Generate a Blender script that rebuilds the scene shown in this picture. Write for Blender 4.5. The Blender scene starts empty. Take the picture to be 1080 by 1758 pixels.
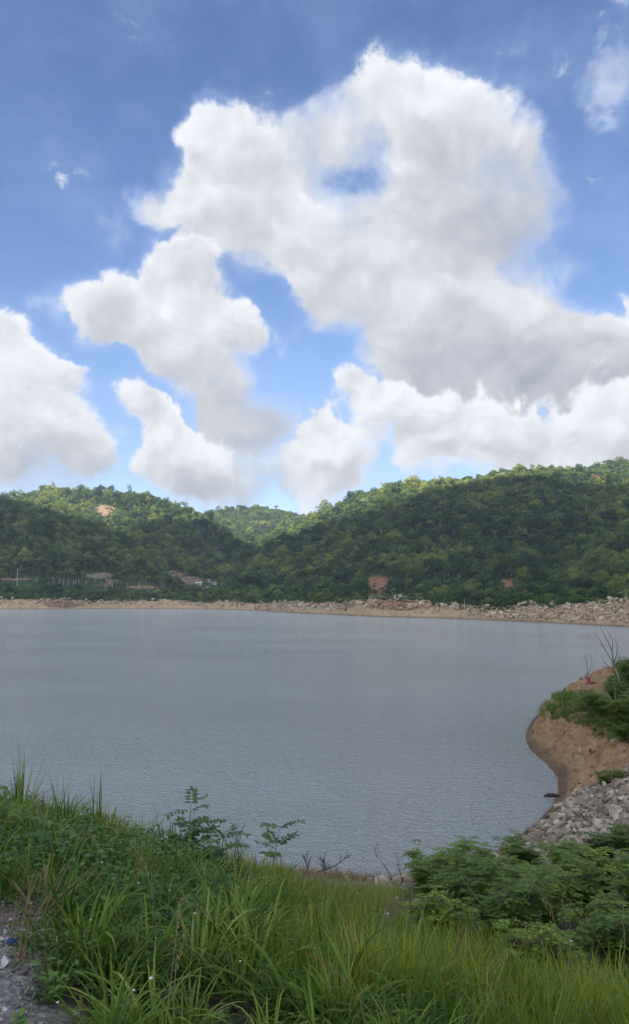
import bpy, bmesh, math, random
import numpy as np
from mathutils import Vector, Matrix, noise as mnoise

random.seed(7)
RNG = np.random.default_rng(7)
C = bpy.context.scene.collection
scene = bpy.context.scene

# ------------------------------------------------------------------ camera
F = 1353.0                      # focal length in photograph pixels (1080 x 1758)
CX, CY = 540.0, 879.0
PITCH = math.radians(6.4)
CAMH = 7.0                      # metres above the lake
cam_d = bpy.data.cameras.new('camera')
cam = bpy.data.objects.new('camera', cam_d)
C.objects.link(cam)
cam.location = (0, 0, CAMH)
cam.rotation_euler = (math.radians(90) + PITCH, 0, 0)
cam_d.sensor_fit = 'VERTICAL'
cam_d.sensor_height = 24.0
cam_d.lens = 24.0 * F / 1758.0
cam_d.clip_start = 0.1
cam_d.clip_end = 20000
scene.camera = cam

# ------------------------------------------------------------------ exposure
vs = scene.view_settings
vs.view_transform = 'Standard'
vs.look = 'None'
vs.gamma = 1.0
vs.exposure = 0.95
vs.use_curve_mapping = False
cy = scene.cycles
cy.use_denoising = True
cy.use_adaptive_sampling = True
cy.adaptive_threshold = 0.012
cy.adaptive_min_samples = 16
cy.max_bounces = 6
cy.diffuse_bounces = 4
cy.glossy_bounces = 3
cy.transmission_bounces = 4
cy.transparent_max_bounces = 12
cy.volume_bounces = 1
cy.caustics_reflective = False
cy.caustics_refractive = False
cy.sample_clamp_indirect = 4.0

# ------------------------------------------------------------------ sun
SUN_EL = math.radians(41)
SUN_AZ = math.radians(-22)      # the sun stands behind the camera, to its left (angle of the light's travel from +Y)
LDIR = Vector((math.cos(SUN_EL) * math.sin(-SUN_AZ), math.cos(SUN_EL) * math.cos(SUN_AZ), -math.sin(SUN_EL)))
sun_d = bpy.data.lights.new('sun', 'SUN')
sun_d.energy = 5.0
sun_d.angle = math.radians(0.53)
sun_d.color = (1.0, 0.95, 0.86)
sun = bpy.data.objects.new('sun', sun_d)
sun.rotation_euler = LDIR.to_track_quat('-Z', 'Y').to_euler()
sun.location = (0, 0, 300)
C.objects.link(sun)


# ------------------------------------------------------------------ photograph pixels to the place
def ray(px, py):
    v = CY - py
    return np.array([px - CX, F * math.cos(PITCH) - v * math.sin(PITCH), F * math.sin(PITCH) + v * math.cos(PITCH)])


def at(px, py, Y):
    """the point at depth Y seen at a pixel"""
    r = ray(px, py)
    k = Y / r[1]
    return np.array([r[0] * k, Y, CAMH + r[2] * k])


def on_z(px, py, z=0.0):
    r = ray(px, py)
    k = (z - CAMH) / r[2]
    return np.array([r[0] * k, r[1] * k, z])


def depth_of(py, z=0.0):
    return on_z(CX, py, z)[1]


# ------------------------------------------------------------------ node helper
class NT:
    def __init__(s, tree):
        s.t = tree
        s.n = tree.nodes
        s.l = tree.links

    def put(s, sock, v):
        if v is None:
            return
        if isinstance(v, bpy.types.NodeSocket):
            s.l.new(v, sock)
        else:
            sock.default_value = v

    def node(s, typ, ins=None, out=0, **props):
        n = s.n.new(typ)
        for k, v in props.items():
            setattr(n, k, v)
        for k, v in (ins or {}).items():
            s.put(n.inputs[k], v)
        return n.outputs[out] if out is not None else n

    def m(s, op, a, b=None, c=None, clamp=False):
        return s.node('ShaderNodeMath', {k: v for k, v in ((0, a), (1, b), (2, c)) if v is not None}, operation=op, use_clamp=clamp)

    def v(s, op, a, b=None, c=None, scale=None):
        out = 1 if op in ('LENGTH', 'DISTANCE', 'DOT_PRODUCT') else 0
        ins = {k: x for k, x in ((0, a), (1, b), (2, c)) if x is not None}
        if scale is not None:
            ins['Scale'] = scale
        return s.node('ShaderNodeVectorMath', ins, out=out, operation=op)

    def mr(s, x, a, b, c=0.0, d=1.0, smooth=False, clamp=True):
        return s.node('ShaderNodeMapRange', {0: x, 1: a, 2: b, 3: c, 4: d}, interpolation_type='SMOOTHSTEP' if smooth else 'LINEAR', clamp=clamp)

    def noise(s, vec, scale, detail=4.0, rough=0.5, dist=0.0, out=0, **kw):
        return s.node('ShaderNodeTexNoise', {'Vector': vec, 'Scale': scale, 'Detail': detail, 'Roughness': rough, 'Distortion': dist}, out=out, **kw)

    def mix(s, f, a, b):
        n = s.n.new('ShaderNodeMix')
        n.data_type = 'RGBA'
        s.put(n.inputs[0], f)
        s.put(n.inputs[6], a)
        s.put(n.inputs[7], b)
        return n.outputs[2]

    def xyz(s, vec):
        n = s.n.new('ShaderNodeSeparateXYZ')
        s.l.new(vec, n.inputs[0])
        return n.outputs


# ------------------------------------------------------------------ sky: Nishita air with cumulus in it
world = bpy.data.worlds.new('World')
scene.world = world
world.use_nodes = True
world.cycles.sampling_method = 'MANUAL'
world.cycles.sample_map_resolution = 256
wt = NT(world.node_tree)
world.node_tree.nodes.clear()

# clouds as (px, py, radius, weight) about the directions in which the photograph shows them
BLOBS = [
    (385, 235, 100, 1), (345, 215, 62, .8), (430, 290, 135, 1), (350, 350, 110, 1), (425, 390, 125, 1), (245, 350, 52, .7), (275, 365, 55, .7),
    (515, 270, 95, .75), (690, 180, 120, 1), (770, 195, 105, 1), (648, 160, 75, .7), (820, 280, 150, 1), (880, 330, 135, .9),
    (760, 370, 150, 1), (905, 275, 95, .7), (700, 290, 80, .8), (645, 400, 140, .9), (545, 400, 125, .9), (550, 470, 140, .9),
    (650, 515, 150, 1), (760, 480, 150, 1), (880, 420, 105, .55), (760, 590, 150, 1), (850, 610, 150, 1), (945, 600, 130, 1),
    (1040, 620, 130, 1), (1120, 640, 160, 1), (905, 525, 80, .8), (705, 640, 110, .8), (1000, 690, 90, .7), (830, 690, 90, .7),
    (290, 465, 62, .9), (335, 460, 60, .7), (340, 525, 90, 1), (395, 560, 58, .8), (430, 570, 36, .6), (250, 525, 92, 1),
    (180, 520, 72, .9), (120, 520, 60, .7), (55, 515, 40, .45), (160, 560, 70, .7), (280, 590, 100, .9), (345, 640, 112, 1), (405, 695, 110, 1), (440, 745, 78, .7),
    (360, 790, 80, .6), (450, 800, 90, .7), (500, 720, 60, .5), (90, 815, 90, .6),
    (195, 400, 42, .42), (1065, 150, 75, .55), (1050, 190, 45, .45), (1095, 505, 45, .6), (985, 470, 70, .35), (1075, 5, 40, .4),
    (560, 225, 85, .62), (605, 240, 75, .55), (598, 312, 46, -.34), (135, 630, 0.1, 0), (200, 650, 50, -.5), (170, 700, 50, -.6), (220, 610, 60, -.35), (700, 790, 40, -.6), (480, 420, 60, -.25), (335, 700, 45, -.2), (395, 470, 38, -.3), (597, 575, 62, -.45), (470, 520, 62, -.5), (460, 635, 55, -.5), (545, 610, 60, -.5), (990, 500, 50, -.3),
]
FRONT = [  # nearer white heaps before the grey ones
    (615, 665, 62, .9), (595, 650, 45, .5), (680, 705, 85, .9), (760, 730, 90, 1), (860, 755, 100, 1), (960, 745, 100, 1),
    (1055, 755, 110, 1), (745, 785, 70, .8), (900, 810, 80, .7), (1150, 760, 130, 1),
    (565, 770, 92, 1), (535, 735, 60, .7), (620, 795, 72, .9), (500, 800, 70, .8), (545, 850, 80, .7),
    (225, 680, 55, .8), (265, 715, 62, .8), (300, 765, 90, 1), (255, 800, 62, .8), (355, 795, 90, 1), (410, 830, 85, .9), (320, 835, 75, .8),
    (8, 575, 68, .9), (30, 650, 92, 1), (115, 640, 56, .8), (60, 700, 110, 1), (100, 770, 95, 1), (20, 765, 115, 1), (150, 795, 60, .6), (-60, 700, 140, 1),
    (290, 460, 60, .9), (340, 465, 55, .8), (330, 520, 75, .9), (395, 560, 55, .9), (432, 568, 36, .8), (360, 580, 60, .7),
    (130, 610, 40, -.3), (640, 770, 30, -.4),
]
SHADE = [  # where the clouds are thick and show a grey underside (large and soft)
    (850, 340, 200, .70), (740, 280, 140, .45), (960, 650, 150, .85), (1080, 670, 130, .9), (790, 630, 140, .8), (690, 620, 90, .6), (880, 690, 90, .6), (400, 700, 130, .75), (440, 800, 110, .9), (350, 860, 120, .8),
    (190, 575, 110, .45), (90, 810, 170, .9), (560, 690, 70, .5), (700, 450, 150, .2), (880, 440, 110, .45), (480, 700, 80, .5), (300, 620, 90, .35), (470, 850, 90, .5),
]

FRAYED = [  # where the edges are thin and frayed
    (560, 240, 110, 1), (880, 300, 170, .75), (930, 420, 150, .9), (600, 320, 120, .9), (230, 370, 90, .7), (470, 640, 120, .9), (600, 580, 110, .7), (60, 520, 60, .8),
    (460, 770, 110, .9), (180, 720, 60, .6), (1060, 150, 110, 1), (195, 400, 80, 1), (985, 470, 100, 1), (420, 480, 70, .5), (90, 830, 120, .7), (400, 860, 100, .6),
]


def blob_dir(px, py):
    r = ray(px, py)
    return r / np.linalg.norm(r)


def field_group(name, blobs):
    """sum of soft blobs about directions; the second output is how far one stands above the middle of the blobs there"""
    g = bpy.data.node_groups.new(name, 'ShaderNodeTree')
    g.interface.new_socket('Vector', in_out='INPUT', socket_type='NodeSocketVector')
    g.interface.new_socket('Value', in_out='OUTPUT', socket_type='NodeSocketFloat')
    g.interface.new_socket('Height', in_out='OUTPUT', socket_type='NodeSocketFloat')
    t = NT(g)
    gi = g.nodes.new('NodeGroupInput').outputs[0]
    p0 = gi
    acc = mom = None
    for i, (px, py, r, w) in enumerate(blobs):
        if i % 6 == 5:      # keeps the evaluation in order, so that the shader's stack stays small
            gi = t.v('MULTIPLY_ADD', acc, (1e-12, 1e-12, 1e-12), gi)
        d = blob_dir(px, py)
        k = r / math.sqrt((px - CX) ** 2 + (py - CY) ** 2 + F * F)
        val = t.mr(t.v('DISTANCE', gi, tuple(d)), k, k * 0.15, 0.0, w, smooth=True)
        acc = val if acc is None else t.m('ADD', acc, val)
        if w > 0:
            pos = acc
            h = float(np.dot(d, UP))
            mom = t.m('MULTIPLY', val, h) if mom is None else t.m('MULTIPLY_ADD', val, h, mom)
    go = g.nodes.new('NodeGroupOutput')
    t.l.new(acc, go.inputs[0])
    mid = t.m('DIVIDE', mom, t.m('MAXIMUM', pos, 0.05))
    t.l.new(t.m('SUBTRACT', t.v('DOT_PRODUCT', p0, tuple(UP)), mid), go.inputs[1])
    return g


UP = np.array([-0.38, 0.0, 0.925])      # where the light on the clouds comes from


def build_sky():
    t = wt
    strength = 0.083
    lum = 0.83 * 0.90          # brightness of the clouds and the veil against the blue
    gen = t.node('ShaderNodeTexCoord', out=0)
    sky = t.node('ShaderNodeTexSky', sky_type='NISHITA', sun_disc=False, sun_elevation=SUN_EL, sun_rotation=math.pi - SUN_AZ,
                 altitude=200.0, air_density=1.0, dust_density=0.4, ozone_density=2.5)
    sky = t.node('ShaderNodeHueSaturation', {'Hue': 0.505, 'Saturation': 1.08, 'Value': 1.12, 'Color': sky})
    z = t.xyz(gen)[2]
    # directions warped so that no outline stays round
    soft_n = t.noise(gen, 5.0, 2.0, 0.5, out=1)
    w1 = t.v('SUBTRACT', t.noise(gen, 9.0, 3.0, 0.55, out=1), (0.5, 0.5, 0.5))
    p = t.v('MULTIPLY_ADD', w1, (0.075, 0.075, 0.075), gen)
    w2 = t.v('SUBTRACT', t.noise(gen, 42.0, 4.0, 0.62, out=1), (0.5, 0.5, 0.5))
    pw = t.v('MULTIPLY_ADD', w2, (0.026, 0.026, 0.026), p)
    n = t.n.new('ShaderNodeGroup')
    n.node_tree = field_group('cloud_cover', BLOBS)
    t.l.new(pw, n.inputs[0])
    cover, hgt = n.outputs
    cover = t.m('MINIMUM', cover, 1.2)
    n2 = t.n.new('ShaderNodeGroup')
    n2.node_tree = field_group('cloud_front', FRONT)
    t.l.new(pw, n2.inputs[0])
    cover2, hgt2 = n2.outputs
    cover2 = t.m('MINIMUM', cover2, 1.2)
    # past the frame the sky goes on, clouds fuller and whiter to lift ambient light
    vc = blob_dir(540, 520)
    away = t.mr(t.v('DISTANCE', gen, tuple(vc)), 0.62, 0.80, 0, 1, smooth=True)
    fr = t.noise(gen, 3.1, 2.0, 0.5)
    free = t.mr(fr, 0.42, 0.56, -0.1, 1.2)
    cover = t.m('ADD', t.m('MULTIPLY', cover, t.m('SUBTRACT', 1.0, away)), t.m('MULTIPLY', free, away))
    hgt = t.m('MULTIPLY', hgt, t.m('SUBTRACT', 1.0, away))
    vn = t.node('ShaderNodeTexVoronoi', {'Vector': pw, 'Scale': 17.0, 'Detail': 2.0, 'Roughness': 0.6, 'Lacunarity': 2.3}, out=None, feature='F1', normalize=True)
    vor, vpos = vn.outputs[0], vn.outputs[2]
    fb = t.noise(p, 13.0, 9.0, 0.62)
    fb_up = t.noise(t.v('ADD', p, tuple(UP * 0.022)), 13.0, 3.0, 0.55)
    fb_lo = t.noise(p, 13.0, 3.0, 0.55)
    bil = t.m('MULTIPLY', t.m('SUBTRACT', 0.40, vor), 0.85)
    fbs = t.m('MULTIPLY', t.m('SUBTRACT', fb, 0.5), 2.1)
    d0 = t.m('SUBTRACT', t.m('ADD', t.m('ADD', cover, bil), fbs), 0.44)
    d1 = t.m('SUBTRACT', t.m('ADD', t.m('ADD', cover2, bil), fbs), 0.42)
    # softness differs from place to place: crisp heaps here, frayed edges there
    shn = t.n.new('ShaderNodeGroup')
    shn.node_tree = field_group('cloud_underside', SHADE)
    wv = t.v('SUBTRACT', soft_n, (0.5, 0.5, 0.5))
    t.l.new(t.v('MULTIPLY_ADD', wv, (0.16, 0.16, 0.16), pw), shn.inputs[0])
    grey = t.m('MINIMUM', shn.outputs[0], 1.0)
    grey = t.m('MAXIMUM', grey, t.m('MULTIPLY', away, 0.12))
    frn = t.n.new('ShaderNodeGroup')
    frn.node_tree = field_group('cloud_fraying', FRAYED)
    t.l.new(p, frn.inputs[0])
    fray = t.m('MINIMUM', frn.outputs[0], 1.0)
    fray = t.m('ADD', fray, t.m('MULTIPLY', t.xyz(soft_n)[0], 0.28), clamp=True)
    # light: the tops of the heaps, then the puffs, then the small billows
    big = t.mr(hgt, -0.060, 0.045, -1.0, 1.0, smooth=True)
    vrel = t.m('DIVIDE', t.v('DOT_PRODUCT', t.v('SUBTRACT', pw, vpos), tuple(UP)), 0.045)
    vrel = t.mr(vrel, -1, 1, -1, 1, smooth=True)
    frel = t.mr(t.m('SUBTRACT', fb_lo, fb_up), -0.16, 0.16, -1, 1)
    rim = t.mr(d0, 0.0, 0.85, 1.0, 0.0, smooth=True)
    L = t.m('MULTIPLY_ADD', big, 0.27, 0.66)
    L = t.m('MULTIPLY_ADD', vrel, t.m('MULTIPLY_ADD', fray, -0.06, 0.085), L)
    L = t.m('MULTIPLY_ADD', frel, t.m('MULTIPLY_ADD', fray, -0.08, 0.18), L)
    L = t.m('MULTIPLY_ADD', t.m('SUBTRACT', fb, 0.5), 0.22, L)
    L = t.m('MULTIPLY_ADD', rim, 0.14, L)
    L = t.m('MULTIPLY_ADD', grey, -0.36, L)
    L = t.m('SUBTRACT', L, 0.05)
    big2 = t.mr(hgt2, -0.055, 0.040, -1.0, 1.0, smooth=True)
    rim2 = t.mr(d1, 0.0, 0.8, 1.0, 0.0, smooth=True)
    L2 = t.m('MULTIPLY_ADD', big2, 0.27, 0.66)
    L2 = t.m('MULTIPLY_ADD', vrel, 0.11, L2)
    L2 = t.m('MULTIPLY_ADD', frel, 0.22, L2)
    L2 = t.m('MULTIPLY_ADD', rim2, t.m('MULTIPLY', t.mr(big2, -0.6, 0.4), 0.16), L2)
    L2 = t.m('MULTIPLY_ADD', grey, t.m('MULTIPLY_ADD', t.mr(big2, -0.5, 0.5), 0.26, -0.34), L2)
    a_front = t.mr(d1, t.m('MULTIPLY_ADD', fray, -0.2, -0.05), t.m('MULTIPLY_ADD', fray, 0.45, t.mr(big2, -0.7, 0.5, 0.75, 0.22)), 0, 1, smooth=True)
    Lm = t.m('ADD', t.m('MULTIPLY', L, t.m('SUBTRACT', 1.0, a_front)), t.m('MULTIPLY', L2, a_front))
    ramp = t.n.new('ShaderNodeValToRGB')
    cr = ramp.color_ramp
    cr.elements[0].position = 0.0
    cr.elements[0].color = (0.33, 0.35, 0.405, 1)
    cr.elements[1].position = 1.0
    cr.elements[1].color = (0.72, 0.735, 0.77, 1)
    e = cr.elements.new(0.5)
    e.color = (0.49, 0.505, 0.545, 1)
    t.l.new(Lm, ramp.inputs[0])
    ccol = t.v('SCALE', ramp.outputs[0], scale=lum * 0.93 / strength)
    # clouds out of view brightened towards the sun, adding ambient light
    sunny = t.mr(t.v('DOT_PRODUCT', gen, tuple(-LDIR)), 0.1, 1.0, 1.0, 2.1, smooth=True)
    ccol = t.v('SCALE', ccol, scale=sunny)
    alpha = t.mr(d0, t.m('MULTIPLY_ADD', fray, -0.30, -0.05), t.m('MULTIPLY_ADD', fray, 0.95, 0.24), 0, 1, smooth=True)
    alpha = t.m('MAXIMUM', alpha, t.m('MULTIPLY', a_front, t.m('SUBTRACT', 1.0, away)))
    alpha = t.m('MULTIPLY', alpha, t.mr(z, -0.01, 0.02))
    # a thin high veil and whitish air towards the horizon
    veil = t.noise(t.v('MULTIPLY', gen, (2.0, 2.0, 5.0)), 1.6, 4.0, 0.6, dist=0.6)
    veil = t.m('MULTIPLY', t.mr(veil, 0.42, 0.8, 0, 1), 0.22)
    near = t.m('MULTIPLY', t.mr(t.m('MULTIPLY_ADD', fbs, 0.5, t.m('MAXIMUM', cover, cover2)), -0.12, 0.75, 0.0, 1.0, smooth=True), 0.40)
    low = t.m('MULTIPLY', t.mr(z, 0.45, 0.0, 0.0, 1.0, smooth=True), 0.30)
    veil = t.m('ADD', t.m('ADD', veil, near), low, clamp=True)
    col = t.mix(veil, sky, (0.275 / strength, 0.365 / strength, 0.54 / strength, 1))
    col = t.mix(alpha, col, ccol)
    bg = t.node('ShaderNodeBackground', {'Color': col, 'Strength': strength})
    out = t.n.new('ShaderNodeOutputWorld')
    t.l.new(bg, out.inputs[0])


build_sky()
# ------------------------------------------------------------------ object helpers
def tag(o, label=None, cat=None, group=None, kind=None):
    for k, v in (('label', label), ('category', cat), ('group', group), ('kind', kind)):
        if v:
            o[k] = v
    return o


def link(name, me, mat=None, parent=None, loc=None, smooth=False):
    o = bpy.data.objects.new(name, me)
    C.objects.link(o)
    if mat and me is not None and len(me.materials) == 0:
        me.materials.append(mat)
    if parent:
        o.parent = parent
    if loc is not None:
        o.location = loc
    if smooth and me is not None:
        me.shade_smooth()
    return o


def mesh(name, verts, faces):
    """mesh from arrays; faces as a list or an (n, k) array"""
    me = bpy.data.meshes.new(name)
    if isinstance(faces, np.ndarray) and len(faces):
        verts = np.asarray(verts, np.float32)
        me.vertices.add(len(verts))
        me.vertices.foreach_set('co', verts.ravel())
        k = faces.shape[1]
        me.loops.add(faces.size)
        me.loops.foreach_set('vertex_index', faces.astype(np.int32).ravel())
        me.polygons.add(len(faces))
        me.polygons.foreach_set('loop_start', np.arange(0, faces.size, k, dtype=np.int32))
        me.update(calc_edges=True)
        me.validate()
    else:
        me.from_pydata([tuple(v) for v in verts], [], [tuple(f) for f in faces])
        me.update()
    return me


def empty(name, loc, rz=0.0):
    o = bpy.data.objects.new(name, None)
    C.objects.link(o)
    o.location = loc
    o.rotation_euler = (0, 0, rz)
    o.empty_display_size = 0.3
    return o


def copy_tree(root, loc, rz=0.0, scale=1.0):
    r = root.copy()
    C.objects.link(r)
    r.location = loc
    r.rotation_euler = (0, 0, rz)
    r.scale = (scale,) * 3 if isinstance(scale, (int, float)) else scale
    for ch in list(root.children):
        c = ch.copy()
        C.objects.link(c)
        c.parent = r
        for g in ch.children:
            d = g.copy()
            C.objects.link(d)
            d.parent = c
    return r


class MB:
    """collects shapes into one mesh"""
    def __init__(s):
        s.v, s.f = [], []

    def add(s, vs, fs):
        b = len(s.v)
        s.v += [tuple(map(float, v)) for v in vs]
        s.f += [tuple(b + i for i in f) for f in fs]

    def box(s, c, d, rz=0.0):
        ca, sa = math.cos(rz), math.sin(rz)
        vs = []
        for z in (-.5, .5):
            for x, y in ((-.5, -.5), (.5, -.5), (.5, .5), (-.5, .5)):
                X, Y = x * d[0], y * d[1]
                vs.append((c[0] + X * ca - Y * sa, c[1] + X * sa + Y * ca, c[2] + z * d[2]))
        s.add(vs, [(3, 2, 1, 0), (4, 5, 6, 7), (0, 1, 5, 4), (1, 2, 6, 5), (2, 3, 7, 6), (3, 0, 4, 7)])

    def tube(s, pts, rad, n=6):
        pts = [Vector(p) for p in pts]
        if isinstance(rad, (int, float)):
            rad = [rad] * len(pts)
        ring, b = [], len(s.v)
        up = Vector((0.13, 0.31, 0.94))
        for i, p in enumerate(pts):
            d = (pts[min(i + 1, len(pts) - 1)] - pts[max(i - 1, 0)]).normalized()
            a = d.cross(up)
            if a.length < 1e-3:
                a = d.cross(Vector((1, 0, 0)))
            a.normalize()
            c = d.cross(a)
            for k in range(n):
                t = 2 * math.pi * k / n
                s.v.append(tuple(p + (a * math.cos(t) + c * math.sin(t)) * rad[i]))
        for i in range(len(pts) - 1):
            for k in range(n):
                k2 = (k + 1) % n
                s.f.append((b + i * n + k, b + i * n + k2, b + (i + 1) * n + k2, b + (i + 1) * n + k))
        s.f.append(tuple(b + k for k in range(n))[::-1])
        s.f.append(tuple(b + (len(pts) - 1) * n + k for k in range(n)))

    def build(s, name, mat, parent=None, smooth=False, loc=None):
        return link(name, mesh(name, s.v, s.f), mat, parent, loc, smooth)


# ------------------------------------------------------------------ materials
def mat(name):
    m = bpy.data.materials.new(name)
    m.use_nodes = True
    m.node_tree.nodes.clear()
    return m, NT(m.node_tree)


def finish(t, col, rough=0.8, bump=None, bump_d=0.05, bump_s=1.0, spec=0.3, **extra):
    ins = {'Base Color': col, 'Roughness': rough, 'Specular IOR Level': spec}
    if bump is not None:
        ins['Normal'] = t.node('ShaderNodeBump', {'Strength': bump_s, 'Distance': bump_d, 'Height': bump})
    ins.update(extra)
    b = t.node('ShaderNodeBsdfPrincipled', ins)
    out = t.n.new('ShaderNodeOutputMaterial')
    t.l.new(b, out.inputs[0])
    return b


def ramp(t, fac, stops, interp='LINEAR'):
    r = t.n.new('ShaderNodeValToRGB')
    cr = r.color_ramp
    cr.interpolation = interp
    while len(cr.elements) < len(stops):
        cr.elements.new(0.5)
    for e, (p, c) in zip(cr.elements, stops):
        e.position = p
        e.color = (*c, 1)
    t.put(r.inputs[0], fac)
    return r.outputs[0]


def leaf_mat(name, stops, rough=0.6, trans=0.25, per='object', patch=0.0, spec=0.25, fine=0.0):
    """foliage: colour differs by plant (object random) or by leaf (island), with patches over the land"""
    m, t = mat(name)
    oi = t.n.new('ShaderNodeObjectInfo')
    geo = t.n.new('ShaderNodeNewGeometry')
    rnd = oi.outputs['Random']
    isl = geo.outputs['Random Per Island']
    f = rnd if per == 'object' else isl
    if per == 'both':
        f = t.m('ADD', t.m('MULTIPLY', rnd, 0.6), t.m('MULTIPLY', isl, 0.4))
    if patch:
        pn = t.noise(oi.outputs['Location'], 1.0 / patch, 3.0, 0.6)
        f = t.m('ADD', t.m('MULTIPLY', f, 0.55), t.m('MULTIPLY', t.mr(pn, 0.3, 0.7), 0.45))
    col = ramp(t, f, stops)
    if fine:
        hv = t.n.new('ShaderNodeHueSaturation')
        t.put(hv.inputs['Value'], t.m('MULTIPLY_ADD', isl, fine, 1.0 - fine * 0.5))
        t.put(hv.inputs['Hue'], t.m('MULTIPLY_ADD', isl, 0.03, 0.485))
        t.put(hv.inputs['Color'], col)
        col = hv.outputs[0]
    d = t.node('ShaderNodeBsdfPrincipled', {'Base Color': col, 'Roughness': rough, 'Specular IOR Level': spec})
    if trans:
        tr = t.node('ShaderNodeBsdfTranslucent', {'Color': t.v('MULTIPLY', col, (1.25, 1.35, 0.7))})
        ms = t.n.new('ShaderNodeMixShader')
        ms.inputs[0].default_value = trans
        t.l.new(d, ms.inputs[1])
        t.l.new(tr, ms.inputs[2])
        d = ms.outputs[0]
    out = t.n.new('ShaderNodeOutputMaterial')
    t.l.new(d, out.inputs[0])
    return m


# ------------------------------------------------------------------ noise in numpy for the terrain
_perm = np.random.default_rng(3).permutation(512)
_grad = np.random.default_rng(4).uniform(-1, 1, (512, 2))


def vnoise(x, y):
    xi, yi = np.floor(x).astype(int), np.floor(y).astype(int)
    fx, fy = x - xi, y - yi
    u, v = fx * fx * fx * (fx * (fx * 6 - 15) + 10), fy * fy * fy * (fy * (fy * 6 - 15) + 10)

    def g(a, b, dx, dy):
        h = _perm[(_perm[a % 512] + b) % 512]
        return _grad[h, 0] * dx + _grad[h, 1] * dy
    return ((g(xi, yi, fx, fy) * (1 - u) + g(xi + 1, yi, fx - 1, fy) * u) * (1 - v)
            + (g(xi, yi + 1, fx, fy - 1) * (1 - u) + g(xi + 1, yi + 1, fx - 1, fy - 1) * u) * v)


def fbm(x, y, scale, octaves=4, rough=0.5, ridged=False):
    s, a, tot = 0.0, 1.0, 0.0
    x, y = np.asarray(x, float) / scale, np.asarray(y, float) / scale
    for i in range(octaves):
        n = vnoise(x + 17.3 * i, y - 9.1 * i)
        if ridged:
            n = 0.5 - 2 * np.abs(n)
        s = s + a * n
        tot += a
        a *= rough
        x, y = x * 2.03, y * 2.03
    return s / tot


def sstep(x, a, b):
    t = np.clip((np.asarray(x, float) - a) / (b - a), 0, 1)
    return t * t * (3 - 2 * t)


# ------------------------------------------------------------------ the far shore and its hills
SHORE = [(-900, 1038), (-300, 1043), (0, 1046), (90, 1046), (210, 1045), (350, 1046), (440, 1048), (475, 1051), (560, 1055), (640, 1059), (760, 1062), (900, 1068),
         (1000, 1073), (1080, 1077.5), (1300, 1092), (1600, 1125), (2300, 1230)]
BANKTOP = [(-900, 1022), (-300, 1028), (0, 1028), (85, 1029), (140, 1030), (160, 1036), (220, 1031), (300, 1029), (345, 1036), (380, 1030), (440, 1036), (480, 1033),
           (520, 1035), (560, 1038), (600, 1037), (635, 1029), (740, 1033), (765, 1038), (800, 1042), (850, 1044), (870, 1043), (905, 1034), (940, 1043),
           (960, 1042), (1010, 1041), (1080, 1034), (1300, 1038), (1600, 1050), (2300, 1090)]
_sx, _sy = zip(*SHORE)
_bx, _by = zip(*BANKTOP)


def shore_depth(px):
    py = np.interp(px, _sx, _sy)
    v = CY - py
    fy = F * math.cos(PITCH) - v * math.sin(PITCH)
    fz = F * math.sin(PITCH) + v * math.cos(PITCH)
    return -CAMH / fz * fy


def px_of(x, y, z):
    """pixel column and row of points in the place"""
    dz = z - CAMH
    f = y * math.cos(PITCH) + dz * math.sin(PITCH)
    u = -y * math.sin(PITCH) + dz * math.cos(PITCH)
    return CX + F * x / f, CY - F * u / f


# crests as lists of (px, py of the treeless ground, depth); slope to the front, slope to the back
def crest(pts):
    return np.array([at(px, py, Y) - np.array([0, 0, 17.0]) for px, py, Y in pts])


CRESTS = [
    (crest([(-700, 790, 1250), (-350, 820, 1150), (-100, 848, 1060), (0, 854, 1040), (35, 858, 990), (75, 885, 900)]), 0.34, 0.60),
    (crest([(-150, 870, 1500), (30, 862, 1420), (65, 845, 1400), (90, 835, 1390), (125, 832, 1380), (200, 838, 1360), (250, 841, 1350), (285, 853, 1340), (320, 866, 1320), (352, 882, 1290), (400, 918, 1180), (440, 948, 1060)]), 0.36, 0.60, 1.0, 2.4),
    (crest([(330, 900, 1950), (365, 882, 1950), (400, 870, 1930), (440, 866, 1900), (480, 874, 1880), (512, 888, 1840)]), 0.26, 0.60),
    (crest([(2300, 420, 1000), (1500, 720, 1200), (1250, 750, 1280), (1080, 788, 1350), (1050, 790, 1350), (1015, 796, 1350), (985, 810, 1320), (950, 850, 1250)]), 0.33, 0.42),
    (crest([(1010, 840, 1000), (970, 806, 1060), (935, 797, 1080), (905, 800, 1070), (830, 811, 1080), (760, 819, 1120), (705, 821, 1170), (662, 835, 1220),
            (620, 850, 1270), (590, 862, 1340), (560, 878, 1400), (535, 902, 1450), (510, 930, 1500)]), 0.33, 0.55, 1.5, 1.0),
    (crest([(930, 800, 1080), (900, 838, 960), (860, 888, 800), (840, 930, 680)]), 0.36, 0.36),
    (crest([(1400, 800, 900), (1250, 840, 800), (1120, 900, 620), (1040, 950, 480)]), 0.34, 0.36),
    (crest([(660, 845, 1200), (640, 900, 1020), (600, 960, 800)]), 0.33, 0.33, 2.2, 1.0),
]


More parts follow.
